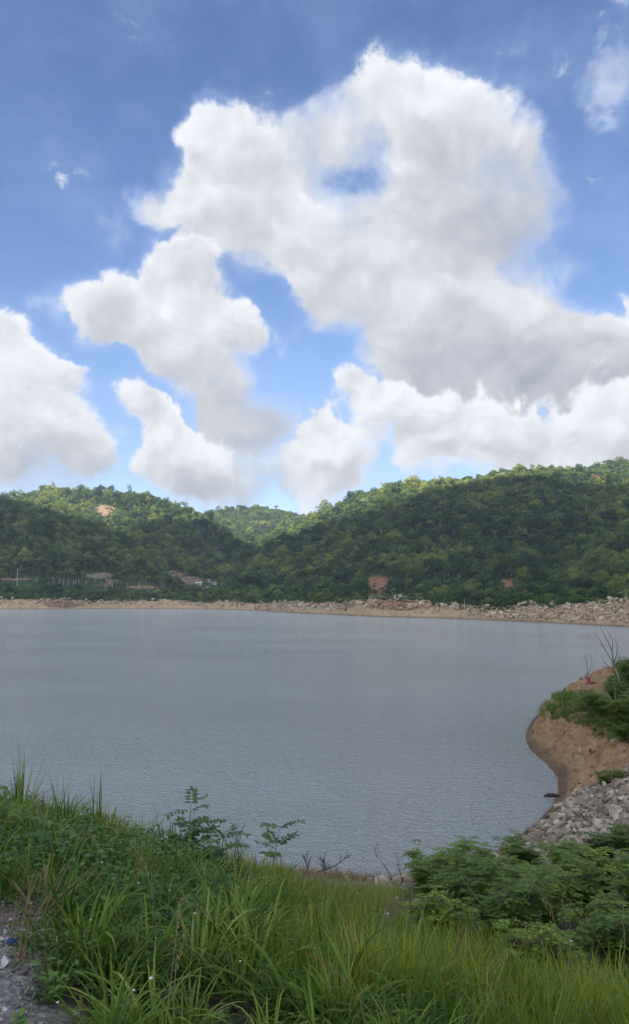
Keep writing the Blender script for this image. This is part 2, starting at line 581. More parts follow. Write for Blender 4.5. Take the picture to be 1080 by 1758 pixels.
def seg_height(x, y, pts, sf, sb, ml=1.0, mr=1.0):
    best = np.full(x.shape, -1e9)
    for a, b in zip(pts[:-1], pts[1:]):
        d = b[:2] - a[:2]
        L2 = d @ d
        t = np.clip(((x - a[0]) * d[0] + (y - a[1]) * d[1]) / L2, 0, 1)
        qx, qy, qz = a[0] + t * d[0], a[1] + t * d[1], a[2] + t * (b[2] - a[2])
        ddx, ddy = x - qx, y - qy
        ddx = np.where(ddx < 0, ddx * ml, ddx * mr)
        r = np.hypot(ddx, ddy)
        s = np.where(ddy < 0, sf, sb)
        rr = np.sqrt(r * r + 18.0 ** 2) - 18.0
        best = np.maximum(best, qz - s * rr)
    return best


def far_height(x, y):
    x, y = np.asarray(x, float), np.asarray(y, float)
    n1 = fbm(x, y, 210, 4, 0.5, ridged=True)
    h = np.full(x.shape, -50.0)
    for pts, *slopes in CRESTS:
        hk = seg_height(x, y, pts, *slopes)
        m = 14.0
        h = np.maximum(h, hk) + m * np.exp(-np.abs(h - hk) / m) * 0.25
    gully = np.clip((h - 12) / 60, 0, 1) * 16 * n1
    top = np.clip(h / 180, 0, 1)
    h = h + gully * (1 - 0.75 * sstep(top, 0.45, 0.95))
    # the shore: a bank up from the water, then a gently rising terrace
    px, _ = px_of(x, y, 5.0)
    y0 = shore_depth(px) * (1 + 0.010 * fbm(px, px * 0, 23, 3) + 0.006 * fbm(px, px * 0 + 9, 7, 2))
    dist = y - y0
    byy = np.interp(px, _bx, _by) + 1.6 * fbm(px, px * 0 + 3, 14, 3)
    v = CY - byy
    fy = F * math.cos(PITCH) - v * math.sin(PITCH)
    fz = F * math.sin(PITCH) + v * math.cos(PITCH)
    run = np.clip(y0 * 0.022, 5, 14) + 11 * sstep(px, 770, 900)
    bank = CAMH + fz / fy * (y0 + run)
    base = bank + np.clip(dist - run, 0, 400) * 0.018
    h = np.minimum(h, base + 0.42 * np.clip(dist - np.interp(px, [-100, 400, 600, 1080], [60, 60, 26, 30]), 0, 2000))
    h = np.maximum(h, base) + 3 * np.exp(-np.abs(h - base) / 3) * 0.3
    rough = 1.6 * fbm(x, y, 9, 4, 0.55, ridged=True) * sstep(dist, 0.5, 4) * (1 - sstep(dist, run * 1.2, run * 2.2))
    t = np.clip(dist / run, 0, 1)
    prof = 1 - (1 - t) ** (1.6 - 0.45 * sstep(px, 770, 900))
    z = h * prof
    z = np.where(dist < run * 1.6, z * (0.93 + 0.14 * sstep(dist, run, run * 1.6)), z) + rough * (1.2 + 0.5 * sstep(px, 770, 900))
    z = np.where(dist < 0, np.maximum(-3.0, dist * 0.5), z)
    return z


SOIL_CUTS = [  # red or ochre bare soil: (px, py, depth guess found on the terrain, half width px, half height px, tint)
    (178, 877, 24, 10, 2), (300, 985, 20, 6, 1), (327, 996, 22, 7, 1), (648, 1006, 32, 17, 0), (598, 1010, 26, 8, 2), (876, 1004, 32, 11, 0),
    (187, 1001, 12, 7, 1), (171, 988, 26, 5, 3), (245, 1008, 26, 3, 1), (685, 1038, 56, 11, 0), (110, 1036, 40, 8, 2), (425, 1002, 8, 6, 2), (20, 994, 40, 2, 2),
]


def build_far():
    pxs = np.concatenate([np.arange(-900, -60, 12), np.arange(-60, 1140, 3.0), np.arange(1140, 2300, 12)])
    js = np.concatenate([np.linspace(-8, 0, 4, endpoint=False), np.linspace(0, 30, 42, endpoint=False), np.linspace(30, 150, 40, endpoint=False),
                         np.linspace(150, 700, 80, endpoint=False), np.linspace(700, 2600, 110)])
    PX, J = np.meshgrid(pxs, js)
    y0 = shore_depth(PX)
    # the farther the shore the coarser the first rows
    Y = y0 + J
    X = (PX - CX) / F * Y / math.cos(PITCH) * 1.0
    Z = far_height(X, Y)
    far = sstep(Y, 2100, 2900)
    Z = Z * (1 - far) + far * (-5)
    nr, nc = PX.shape
    V = np.stack([X, Y, Z], -1).reshape(-1, 3)
    i = np.arange((nr - 1) * nc).reshape(nr - 1, nc)[:, :-1].ravel()
    Fc = np.stack([i, i + 1, i + 1 + nc, i + nc], 1)
    return V, Fc, (PX, J, X, Y, Z)


def m_far_ground():
    m, t = mat('hill_ground')
    pos = t.node('ShaderNodeNewGeometry', out=0)
    nrm = t.node('ShaderNodeNewGeometry', out=1)
    z = t.xyz(pos)[2]
    n1 = t.noise(pos, 0.05, 5, 0.6)
    n2 = t.noise(pos, 0.35, 6, 0.65)
    n3 = t.noise(t.v('MULTIPLY', pos, (1, 1, 2.0)), 0.45, 8, 0.75)
    veg = ramp(t, n2, [(0.3, (0.022, 0.040, 0.012)), (0.7, (0.055, 0.085, 0.028))])
    rock = ramp(t, n3, [(0.25, (0.21, 0.125, 0.065)), (0.5, (0.47, 0.335, 0.195)), (0.75, (0.62, 0.48, 0.32))])
    red = ramp(t, n2, [(0.3, (0.26, 0.115, 0.06)), (0.7, (0.40, 0.21, 0.12))])
    rock = t.mix(t.mr(n1, 0.60, 0.72, 0, 0.8), rock, red)
    # wet dark rim just above the water
    rock = t.mix(t.mr(z, 0.9, 0.2, 0, 0.6), rock, (0.09, 0.075, 0.055, 1))
    a = t.n.new('ShaderNodeAttribute')
    a.attribute_name = 'bare'
    am = t.m('ADD', a.outputs['Fac'], t.m('MULTIPLY', t.m('SUBTRACT', n2, 0.5), 0.9))
    col = t.mix(t.mr(am, 0.42, 0.55), veg, rock)
    a2 = t.n.new('ShaderNodeAttribute')
    a2.attribute_name = 'cut'
    cm = t.m('ADD', a2.outputs['Fac'], t.m('MULTIPLY', t.m('SUBTRACT', t.noise(pos, 0.22, 6, 0.7), 0.5), 1.6))
    a3 = t.n.new('ShaderNodeAttribute')
    a3.attribute_name = 'cut_tint'
    cut = ramp(t, a3.outputs['Fac'], [(0.0, (0.38, 0.15, 0.07)), (0.33, (0.33, 0.20, 0.125)), (0.66, (0.30, 0.17, 0.10)), (1.0, (0.27, 0.25, 0.20))])
    cut = t.mix(t.mr(n3, 0.3, 0.7, 0.0, 0.35), cut, (0.50, 0.36, 0.25, 1))
    cut = t.mix(t.mr(t.noise(t.v('MULTIPLY', pos, (1, 1, 0.5)), 0.30, 6, 0.75), 0.42, 0.60, 0.0, 0.85), cut, (0.075, 0.075, 0.035, 1))
    col = t.mix(t.mr(cm, 0.40, 0.6), col, cut)
    finish(t, col, 0.9, n3, 0.8, 0.9)
    return m


FAR = {}


def build_hills():
    V, Fc, grid = build_far()
    PX, J, X, Y, Z = grid
    me = mesh('hills', V, Fc)
    o = link('hills', me, m_far_ground(), smooth=True)
    tag(o, kind='structure')
    y0 = shore_depth(PX)
    run = np.clip(y0 * 0.022, 5, 14)
    bare = 1 - sstep(J, run * 0.95, run * 1.5)
    # the broad stony bench at the right end is bare farther inland
    bare = np.maximum(bare, (1 - sstep(J, 18, 34)) * sstep(PX, 860, 960))
    qx, qy = px_of(X, Y, Z)
    cut = np.zeros_like(bare)
    tint = np.zeros_like(bare)
    for cx, cyy, rx, ry, ti in SOIL_CUTS:
        dd = np.sqrt(((qx - cx) / rx) ** 2 + ((qy - cyy) / ry) ** 2)
        w = (1 - sstep(dd, 0.35, 1.55)) * (~hidden(X, Y, Z))
        tint = np.where(w > cut, ti / 3.0, tint)
        cut = np.maximum(cut, w)
    for nme, arr in (('bare', bare), ('cut', cut), ('cut_tint', tint)):
        at_ = me.attributes.new(nme, 'FLOAT', 'POINT')
        at_.data.foreach_set('value', arr.ravel().astype(np.float32))
    FAR.update(PX=PX, J=J, X=X, Y=Y, Z=Z, qx=qx, qy=qy, cut=cut)
    return o


def hidden(X, Y, Z, tol=2.0):
    """per column: what lies behind higher ground as seen from the camera"""
    el = (Z - CAMH) / Y
    mx = np.maximum.accumulate(el, axis=0)
    return el < mx - tol / Y


build_hills()


# ------------------------------------------------------------------ the near bank: road shoulder, slope, rip-rap, spur of soil
NEAR_PTS = [  # (px, py, depth) on the ground
    (0, 1720, 3.1), (40, 1560, 4.1), (300, 1758, 3.2), (600, 1758, 3.25), (1000, 1758, 3.4),
    (0, 1412, 7.0), (100, 1446, 6.6), (200, 1482, 6.3), (300, 1520, 6.0), (400, 1570, 5.8), (520, 1642, 5.6), (650, 1702, 5.3), (800, 1715, 5.0), (900, 1765, 4.6), (1080, 1800, 4.3),
    # the slope beyond the crest, down to the water's edge
    (0, 1402, 10.0), (200, 1460, 11.0), (400, 1500, 13.5), (560, 1500, 19.0), (640, 1515, 18.8), (700, 1540, 15.5), (760, 1560, 12.5), (850, 1610, 9.0), (950, 1605, 9.0), (1080, 1600, 8.5), (960, 1690, 6.3), (1080, 1700, 6.2), (800, 1660, 6.6),
    (800, 1510, 17.2), (900, 1500, 16.5), (1000, 1500, 14.5), (1080, 1490, 14.0),
    (870, 1462, 21.8), (900, 1440, 22.5), (960, 1440, 20.0), (1080, 1430, 18.3), (1000, 1400, 22.0), (1080, 1375, 21.8), (1080, 1342, 24.5), (1030, 1365, 24.5), (985, 1390, 25.0),
    (975, 1345, 30.0), (1000, 1325, 30.2), (1080, 1315, 27.5), (1040, 1290, 30.5), (965, 1300, 34.0), (930, 1285, 37.0), (985, 1262, 35.2), (1080, 1270, 32.0), (1030, 1262, 33.5),
    (925, 1235, 40.0), (935, 1215, 42.5), (965, 1240, 37.8), (1000, 1215, 42.0), (1080, 1232, 37.0), (965, 1196, 47.0), (1008, 1182, 51.0), (1040, 1180, 48.0), (1080, 1170, 46.0), (1050, 1150, 54.0), (1080, 1143, 54.0),
]
_near_xyz = [at(*p) for p in NEAR_PTS]
# the water's edge, from the left end of the near shore round the spur
EDGE_PX = [(-500, 1400), (0, 1480), (200, 1505), (400, 1512), (520, 1508), (650, 1512), (720, 1500), (800, 1485), (870, 1451), (910, 1420), (945, 1385), (957, 1358), (956, 1335), (938, 1312), (912, 1290),
           (902, 1265), (912, 1238), (935, 1212), (962, 1194), (1005, 1176), (1040, 1160), (1075, 1140)]
EDGE = [on_z(px, py)[:2] for px, py in EDGE_PX]
EDGE = [np.array([-60.0, 14.0]), np.array([-25.0, 17.0])] + EDGE[1:] + [np.array([30.0, 72.0]), np.array([60.0, 80.0])]
EDGE = np.array(EDGE)


def edge_dist(x, y):
    """signed distance from the water's edge, positive on land (to the right of, or before, the edge)"""
    x, y = np.asarray(x, float), np.asarray(y, float)
    best = np.full(x.shape, 1e9)
    for a, b in zip(EDGE[:-1], EDGE[1:]):
        d = b - a
        t = np.clip(((x - a[0]) * d[0] + (y - a[1]) * d[1]) / (d @ d), 0, 1)
        r = np.hypot(x - a[0] - t * d[0], y - a[1] - t * d[1])
        best = np.minimum(best, r)
    poly = np.vstack([EDGE, [[60, -400], [-60, -400]]])
    inside = np.zeros(x.shape, bool)
    n = len(poly)
    for i in range(n):
        x1, y1 = poly[i]
        x2, y2 = poly[(i + 1) % n]
        c = ((y1 > y) != (y2 > y)) & (x < (x2 - x1) * (y - y1) / (y2 - y1 + 1e-12) + x1)
        inside ^= c
    return np.where(inside, best, -best)


def _tps():
    P = [(p[0], p[1], p[2]) for p in _near_xyz]
    P += [(-3, 0, 5.45), (0, 0, 5.4), (3, 0, 5.35), (-12, 0, 5.6), (-12, 6, 5.4), (8, 0, 5.3), (16, 0, 5.3), (16, 6, 4.8), (-6, 3, 5.5), (-25, 0, 5.6), (-25, 8, 5.0), (-12, 11, 3.0), (-25, 15, 1.0),
          (14, 14, 4.0), (24, 8, 5.0), (24, 20, 4.2), (24, 35, 3.0), (24, 50, 3.0), (30, 66, 0.8), (14, 30, 2.6), (18, 42, 2.6)]
    e = EDGE[1:-1]
    P += [(a[0], a[1], 0.0) for a in e]
    P = np.array(P)
    k = len(P)

    def phi(r2):
        return 0.5 * r2 * np.log(r2 + 1e-9)
    d2 = (P[:, None, 0] - P[None, :, 0]) ** 2 + (P[:, None, 1] - P[None, :, 1]) ** 2
    A = np.zeros((k + 3, k + 3))
    A[:k, :k] = phi(d2) + np.eye(k) * 0.35
    A[:k, k] = 1
    A[:k, k + 1:] = P[:, :2]
    A[k, :k] = 1
    A[k + 1:, :k] = P[:, :2].T
    b = np.concatenate([P[:, 2], np.zeros(3)])
    w = np.linalg.solve(A, b)

    def f(x, y):
        x, y = np.asarray(x, float), np.asarray(y, float)
        z = w[k] + w[k + 1] * x + w[k + 2] * y
        for i in range(k):
            z = z + w[i] * phi((x - P[i, 0]) ** 2 + (y - P[i, 1]) ** 2)
        return z
    return f


_near_f = _tps()


def near_height(x, y, detail=True):
    x, y = np.asarray(x, float), np.asarray(y, float)
    z = _near_f(x, y)
    out = np.maximum(sstep(np.abs(x), 20, 40), sstep(-y, 0, 6))
    z = z * (1 - out) + out * (5.45 - 4.0 * sstep(y, 6, 40))
    z = np.clip(z, -2, 7.2)
    e = edge_dist(x, y)
    z = np.where(e > 0, np.maximum(z, np.minimum(0.16 * e + 0.02, 0.9)) * sstep(e, -0.25, 1.1), np.maximum(e * 0.45, -2.0))
    if detail:
        spur = sstep(y, 24, 29) * sstep(e, 0.1, 1.2)
        z = z + spur * (0.45 * fbm(x, y, 2.2, 5, 0.6, ridged=True) + 0.09 * fbm(x, y, 0.5, 3, 0.6))
        th = np.arctan2(x - 16.0, y - 38.0)
        gul = fbm(th * 9.0, e * 0.25, 0.55, 3, 0.55, ridged=True)
        z = z + sstep(y, 25, 28) * sstep(e, 0.15, 0.8) * (1 - sstep(e, 3.5, 6.0)) * 0.55 * gul
        z = z + 0.05 * fbm(x, y, 0.9, 4, 0.55) * sstep(e, 0, 0.8)
    return z


def m_near_ground():
    m, t = mat('bank_ground')
    geo = t.n.new('ShaderNodeNewGeometry')
    pos = geo.outputs[0]
    x, y, z = t.xyz(pos)
    nz = t.xyz(geo.outputs['True Normal'])[2]
    n1 = t.noise(pos, 0.7, 6, 0.62)
    n2 = t.noise(pos, 6.0, 6, 0.65)
    n3 = t.noise(pos, 28.0, 5, 0.7)
    lay = t.noise(t.v('MULTIPLY', pos, (0.6, 0.6, 4.0)), 1.3, 5, 0.6, dist=0.4)
    # the spur: ochre to brown soil with paler and redder beds
    spur = ramp(t, lay, [(0.25, (0.13, 0.070, 0.030)), (0.45, (0.30, 0.17, 0.075)), (0.6, (0.40, 0.24, 0.115)), (0.8, (0.47, 0.31, 0.17))])
    spur = t.mix(t.mr(n1, 0.50, 0.66, 0, 0.55), spur, (0.30, 0.13, 0.06, 1))
    spur = t.mix(t.mr(n2, 0.52, 0.72, 0, 0.5), spur, (0.42, 0.36, 0.29, 1))
    # road shoulder gravel
    grav = ramp(t, n3, [(0.3, (0.13, 0.12, 0.11)), (0.52, (0.27, 0.255, 0.24)), (0.72, (0.50, 0.48, 0.45))])
    grav = t.mix(t.mr(n1, 0.45, 0.6, 0, 0.55), grav, (0.115, 0.08, 0.055, 1))
    # dark litter and humus below the plants
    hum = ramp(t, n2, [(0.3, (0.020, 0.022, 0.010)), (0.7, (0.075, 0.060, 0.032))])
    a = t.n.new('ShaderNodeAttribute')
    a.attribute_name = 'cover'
    col = t.mix(t.mr(y, 24, 27), grav, spur)
    stony = ramp(t, n2, [(0.3, (0.12, 0.105, 0.085)), (0.7, (0.30, 0.27, 0.225))])
    col = t.mix(t.m('MULTIPLY', t.mr(y, 12, 14), t.mr(y, 27.5, 25.5)), col, stony)
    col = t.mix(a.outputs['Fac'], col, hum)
    wet = t.mr(z, 0.45, 0.12)
    col = t.mix(t.m('MULTIPLY', wet, 0.65), col, (0.055, 0.042, 0.03, 1))
    peb = t.node('ShaderNodeTexVoronoi', {'Vector': pos, 'Scale': 34.0, 'Randomness': 1.0}, feature='F1')
    h = t.m('ADD', t.m('MULTIPLY', n2, 0.9), t.m('MULTIPLY', n3, 0.35))
    h = t.m('SUBTRACT', h, t.m('MULTIPLY', peb, 0.35))
    finish(t, col, 0.88, h, 0.06, 0.8)
    return m


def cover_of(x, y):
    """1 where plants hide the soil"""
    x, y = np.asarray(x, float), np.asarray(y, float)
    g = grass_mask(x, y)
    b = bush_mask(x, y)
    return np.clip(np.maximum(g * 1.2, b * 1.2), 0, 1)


def grass_mask(x, y):
    z = near_height(x, y, False)
    qx, qy = px_of(x, np.maximum(y, 0.5), z)
    n = fbm(x, y, 1.1, 3)
    # bare gravel at the lower left corner
    bare = sstep(-(qx - 58 - (qy - 1560) * 0.18) / 60.0 + n * 1.6, -0.4, 0.5) * sstep(qy, 1515, 1570) * (1 - sstep(qy, 3000, 5000))
    crest_y = np.interp(qx, [-300, 0, 100, 200, 300, 400, 520, 650, 800, 900, 1080, 1400], [8.6, 8.3, 8.0, 7.6, 7.4, 7.1, 6.9, 6.6, 6.2, 5.8, 5.2, 5.0])
    inb = 1 - sstep(y, crest_y, crest_y + 1.2)
    return inb * (1 - bare)


def bush_mask(x, y):
    z = near_height(x, y, False)
    qx, qy = px_of(x, np.maximum(y, 0.5), z)
    top = np.interp(qx, [660, 700, 760, 840, 900, 1000, 1080, 1300], [17.5, 17.4, 17.2, 17.0, 16.2, 15.4, 15.0, 15.0])
    return sstep(qx, 660, 730) * (1 - sstep(y, top - 0.5, top + 0.5)) * sstep(y, 5.0, 6.5)


def build_near():
    xs = np.concatenate([np.linspace(-300, -30, 12, endpoint=False), np.arange(-30, -9, 1.0), np.arange(-9, 24, 0.16), np.linspace(24, 300, 24)])
    ys = np.concatenate([np.linspace(-300, -10, 10, endpoint=False), np.arange(-10, 1.5, 0.8), np.arange(1.5, 30, 0.14), np.arange(30, 62, 0.2), np.linspace(62, 100, 14)])
    X, Y = np.meshgrid(xs, ys)
    Z = near_height(X, Y)
    nr, nc = X.shape
    V = np.stack([X, Y, Z], -1).reshape(-1, 3)
    i = np.arange((nr - 1) * nc).reshape(nr - 1, nc)[:, :-1].ravel()
    Fc = np.stack([i, i + 1, i + 1 + nc, i + nc], 1)
    me = mesh('ground', V, Fc)
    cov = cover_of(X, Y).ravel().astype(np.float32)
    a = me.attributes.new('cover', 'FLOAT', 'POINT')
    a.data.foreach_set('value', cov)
    o = link('ground', me, m_near_ground(), smooth=True)
    tag(o, kind='structure')


build_near()


# ------------------------------------------------------------------ water
def m_water():
    m, t = mat('lake_water')
    pos = t.node('ShaderNodeNewGeometry', out=0)
    # breeze patches: large streaks across the view
    patch = t.noise(t.v('MULTIPLY', pos, (0.6, 1.0, 1)), 0.035, 4, 0.55)
    patch2 = t.noise(t.v('MULTIPLY', pos, (0.25, 1.0, 1)), 0.010, 3, 0.5)
    warp = t.v('MULTIPLY', pos, (1.0, 1.7, 1.0))
    r1 = t.noise(warp, 5.2, 3, 0.62, dist=0.4)
    r2 = t.noise(warp, 1.9, 3, 0.55, dist=0.5)
    r3 = t.noise(warp, 0.55, 2, 0.5, dist=0.3)
    amp = t.m('ADD', t.mr(patch, 0.35, 0.65, 0.75, 1.25), t.mr(patch2, 0.35, 0.65, -0.05, 0.06))
    h = t.m('ADD', t.m('MULTIPLY', r1, 0.50), t.m('ADD', t.m('MULTIPLY', r2, 0.36), t.m('MULTIPLY', r3, 0.18)))
    h = t.m('MULTIPLY', h, amp)
    nrm = t.node('ShaderNodeBump', {'Strength': 1.0, 'Distance': 1.0, 'Height': h})
    col = t.mix(t.mr(patch2, 0.35, 0.65), (0.50, 0.57, 0.59, 1), (0.56, 0.61, 0.58, 1))
    b = t.node('ShaderNodeBsdfPrincipled', {'Base Color': col, 'Roughness': 0.10, 'IOR': 1.68, 'Normal': nrm})
    out = t.n.new('ShaderNodeOutputMaterial')
    t.l.new(b, out.inputs[0])
    return m


def build_water():
    me = mesh('lake', [(-3000, -200, 0), (3000, -200, 0), (3000, 3000, 0), (-3000, 3000, 0)], [(0, 1, 2, 3)])
    o = link('lake', me, m_water())
    tag(o, kind='structure')


build_water()
# ------------------------------------------------------------------ unseen cloud added behind the camera, shaped to shade lake and lower slopes
SHADE_EDGE = [(-900, 835), (-500, 800), (-300, 800), (-120, 800), (0, 830), (45, 848), (75, 868), (120, 880), (160, 892), (210, 893), (260, 886), (330, 888), (365, 886), (400, 915), (450, 940), (478, 932), (520, 910),
              (585, 892), (645, 868), (705, 848), (780, 834), (850, 824), (905, 808), (950, 816), (1000, 832), (1080, 834), (1250, 820), (1500, 800), (2000, 740)]


def hit_far(px, py):
    """where the line of sight through a pixel meets the far ground"""
    r = ray(px, py)
    Y = np.arange(200, 2200, 4.0)
    X = r[0] / r[1] * Y
    Zs = CAMH + r[2] / r[1] * Y
    H = far_height(X, Y)
    k = np.argmax(H > Zs)
    if H[k] <= Zs[k]:
        k = np.argmax(H - Zs)
    return np.array([X[k], Y[k], H[k]])


def build_shading_cloud():
    alt = 2600.0
    L = np.array(LDIR)
    edge = []
    for px, py in SHADE_EDGE:
        p = hit_far(px, py + 20) + np.array([0, 0, 6.0])
        k = (alt - p[2]) / -L[2]
        edge.append((p - L * k)[:2])
    off = (-L / -L[2] * alt)[:2]
    edge = np.array(edge)
    x0, x1 = edge[0, 0], edge[-1, 0]
    ylo = off[1] - 260
    poly = np.vstack([edge, [[x1 + 150, ylo + 200], [x1 - 200, ylo], [x0 + 200, ylo], [x0 - 150, ylo + 200]]])
    step = 16.0
    gx = np.arange(poly[:, 0].min() - 80, poly[:, 0].max() + 80, step)
    gy = np.arange(poly[:, 1].min() - 80, poly[:, 1].max() + 80, step)
    X, Y = np.meshgrid(gx, gy)
    inside = np.zeros(X.shape, bool)
    best = np.full(X.shape, 1e9)
    n = len(poly)
    for i in range(n):
        a, b = poly[i], poly[(i + 1) % n]
        inside ^= ((a[1] > Y) != (b[1] > Y)) & (X < (b[0] - a[0]) * (Y - a[1]) / (b[1] - a[1] + 1e-9) + a[0])
        d = b - a
        t = np.clip(((X - a[0]) * d[0] + (Y - a[1]) * d[1]) / (d @ d), 0, 1)
        best = np.minimum(best, np.hypot(X - a[0] - t * d[0], Y - a[1] - t * d[1]))
    sd = np.where(inside, best, -best) + 26 * fbm(X, Y, 130, 4, 0.55)
    thick = np.sqrt(np.clip(sd, 0, 260) / 260)
    up = alt + 210 * thick * (0.75 + 0.6 * fbm(X, Y, 170, 4, 0.6, ridged=True))
    lo = alt - 45 * thick * (0.8 + 0.4 * fbm(X + 900, Y, 120, 3))
    keep = sd > 0
    idx = np.full(X.shape, -1)
    cell = keep[:-1, :-1] & keep[1:, :-1] & keep[:-1, 1:] & keep[1:, 1:]
    nr, nc = X.shape
    N = nr * nc
    V = np.concatenate([np.stack([X, Y, up], -1).reshape(-1, 3), np.stack([X, Y, lo], -1).reshape(-1, 3)])
    ii = (np.arange(nr - 1)[:, None] * nc + np.arange(nc - 1)[None, :])[cell]
    top = np.stack([ii, ii + 1, ii + 1 + nc, ii + nc], 1)
    bot = top[:, ::-1] + N
    # side walls where the sheet ends
    c = np.zeros((nr + 1, nc + 1), bool)
    c[1:-1, 1:-1] = cell
    sides = []
    R, Q = np.nonzero(cell)
    for r, q in zip(R, Q):
        a = r * nc + q
        if not c[r, q + 1]:
            sides.append((a + 1, a, a + N, a + 1 + N))
        if not c[r + 2, q + 1]:
            sides.append((a + nc, a + nc + 1, a + nc + 1 + N, a + nc + N))
        if not c[r + 1, q]:
            sides.append((a, a + nc, a + nc + N, a + N))
        if not c[r + 1, q + 2]:
            sides.append((a + nc + 1, a + 1, a + 1 + N, a + nc + 1 + N))
    Fc = np.vstack([top, bot, np.array(sides)])
    used = np.unique(Fc)
    remap = np.full(2 * N, -1)
    remap[used] = np.arange(len(used))
    me = mesh('added_shade_cloud', V[used], remap[Fc])
    m, t = mat('cloud_white')
    d = t.node('ShaderNodeBsdfDiffuse', {'Color': (0.93, 0.94, 0.95, 1)})
    tr = t.node('ShaderNodeBsdfTranslucent', {'Color': (0.95, 0.955, 0.96, 1)})     # translucent so that the added cloud's underside stays bright
    ms = t.node('ShaderNodeMixShader', {0: 0.55, 1: d, 2: tr})
    t.l.new(ms, t.n.new('ShaderNodeOutputMaterial').inputs[0])
    o = link('added_shade_cloud', me, m, smooth=True)
    tag(o, 'unseen white cloud added behind the viewer to shade the lake', 'cloud')


build_shading_cloud()

# ------------------------------------------------------------------ trees
M_BARK = {}


def bark_mat(name, a, b):
    m, t = mat(name)
    tc = t.node('ShaderNodeTexCoord', out=3)
    n = t.noise(t.v('MULTIPLY', tc, (3, 3, 1)), 3.0, 4, 0.6)
    finish(t, ramp(t, n, [(0.3, a), (0.7, b)]), 0.9, n, 0.03, 0.6)
    return m


M_BARK['pale'] = bark_mat('pale_bark', (0.22, 0.20, 0.16), (0.42, 0.39, 0.33))
M_BARK['brown'] = bark_mat('brown_bark', (0.06, 0.045, 0.03), (0.16, 0.12, 0.085))
M_BARK['dead'] = bark_mat('dead_wood', (0.14, 0.115, 0.09), (0.34, 0.29, 0.24))

M_CANOPY = leaf_mat('forest_leaves', [(0.14, (0.024, 0.054, 0.034)), (0.36, (0.052, 0.098, 0.048)), (0.54, (0.092, 0.148, 0.056)), (0.72, (0.185, 0.235, 0.062)), (0.90, (0.29, 0.31, 0.09))],
                    rough=0.6, trans=0.33, per='object', patch=130.0, fine=0.5)
M_CANOPY_PALE = leaf_mat('pale_leaves', [(0.0, (0.15, 0.20, 0.11)), (1.0, (0.24, 0.28, 0.16))], rough=0.6, trans=0.25, per='object', fine=0.35)
M_SHORE_LEAF = leaf_mat('shore_leaves', [(0.1, (0.045, 0.095, 0.026)), (0.5, (0.075, 0.145, 0.035)), (0.9, (0.14, 0.215, 0.055))], rough=0.6, trans=0.25, per='object', patch=40.0, fine=0.55)


def clump_quads(cen, nrm, size, rng):
    """leaf clumps: bent four-cornered sprays at CEN facing about NRM"""
    n = len(cen)
    nrm = nrm * 0.8 + np.array([0, 0, 0.45]) + rng.normal(0, 0.36, (n, 3))
    nrm /= np.linalg.norm(nrm, axis=1)[:, None]
    a = np.cross(nrm, rng.normal(0, 1, (n, 3)))
    a /= np.linalg.norm(a, axis=1)[:, None] + 1e-9
    b = np.cross(nrm, a)
    s = size * rng.uniform(0.55, 1.25, (n, 1))
    k = s * rng.uniform(0.35, 0.9, (n, 1))
    bend = nrm * s * rng.uniform(-0.35, 0.1, (n, 1))
    V = np.stack([cen - a * s, cen - b * k + bend * -0.3, cen + a * s + bend, cen + b * k], 1).reshape(-1, 3)
    i = np.arange(n)[:, None] * 4
    Fc = np.concatenate([i + np.array([[0, 1, 2]]), i + np.array([[0, 2, 3]])], 0)
    return V, Fc


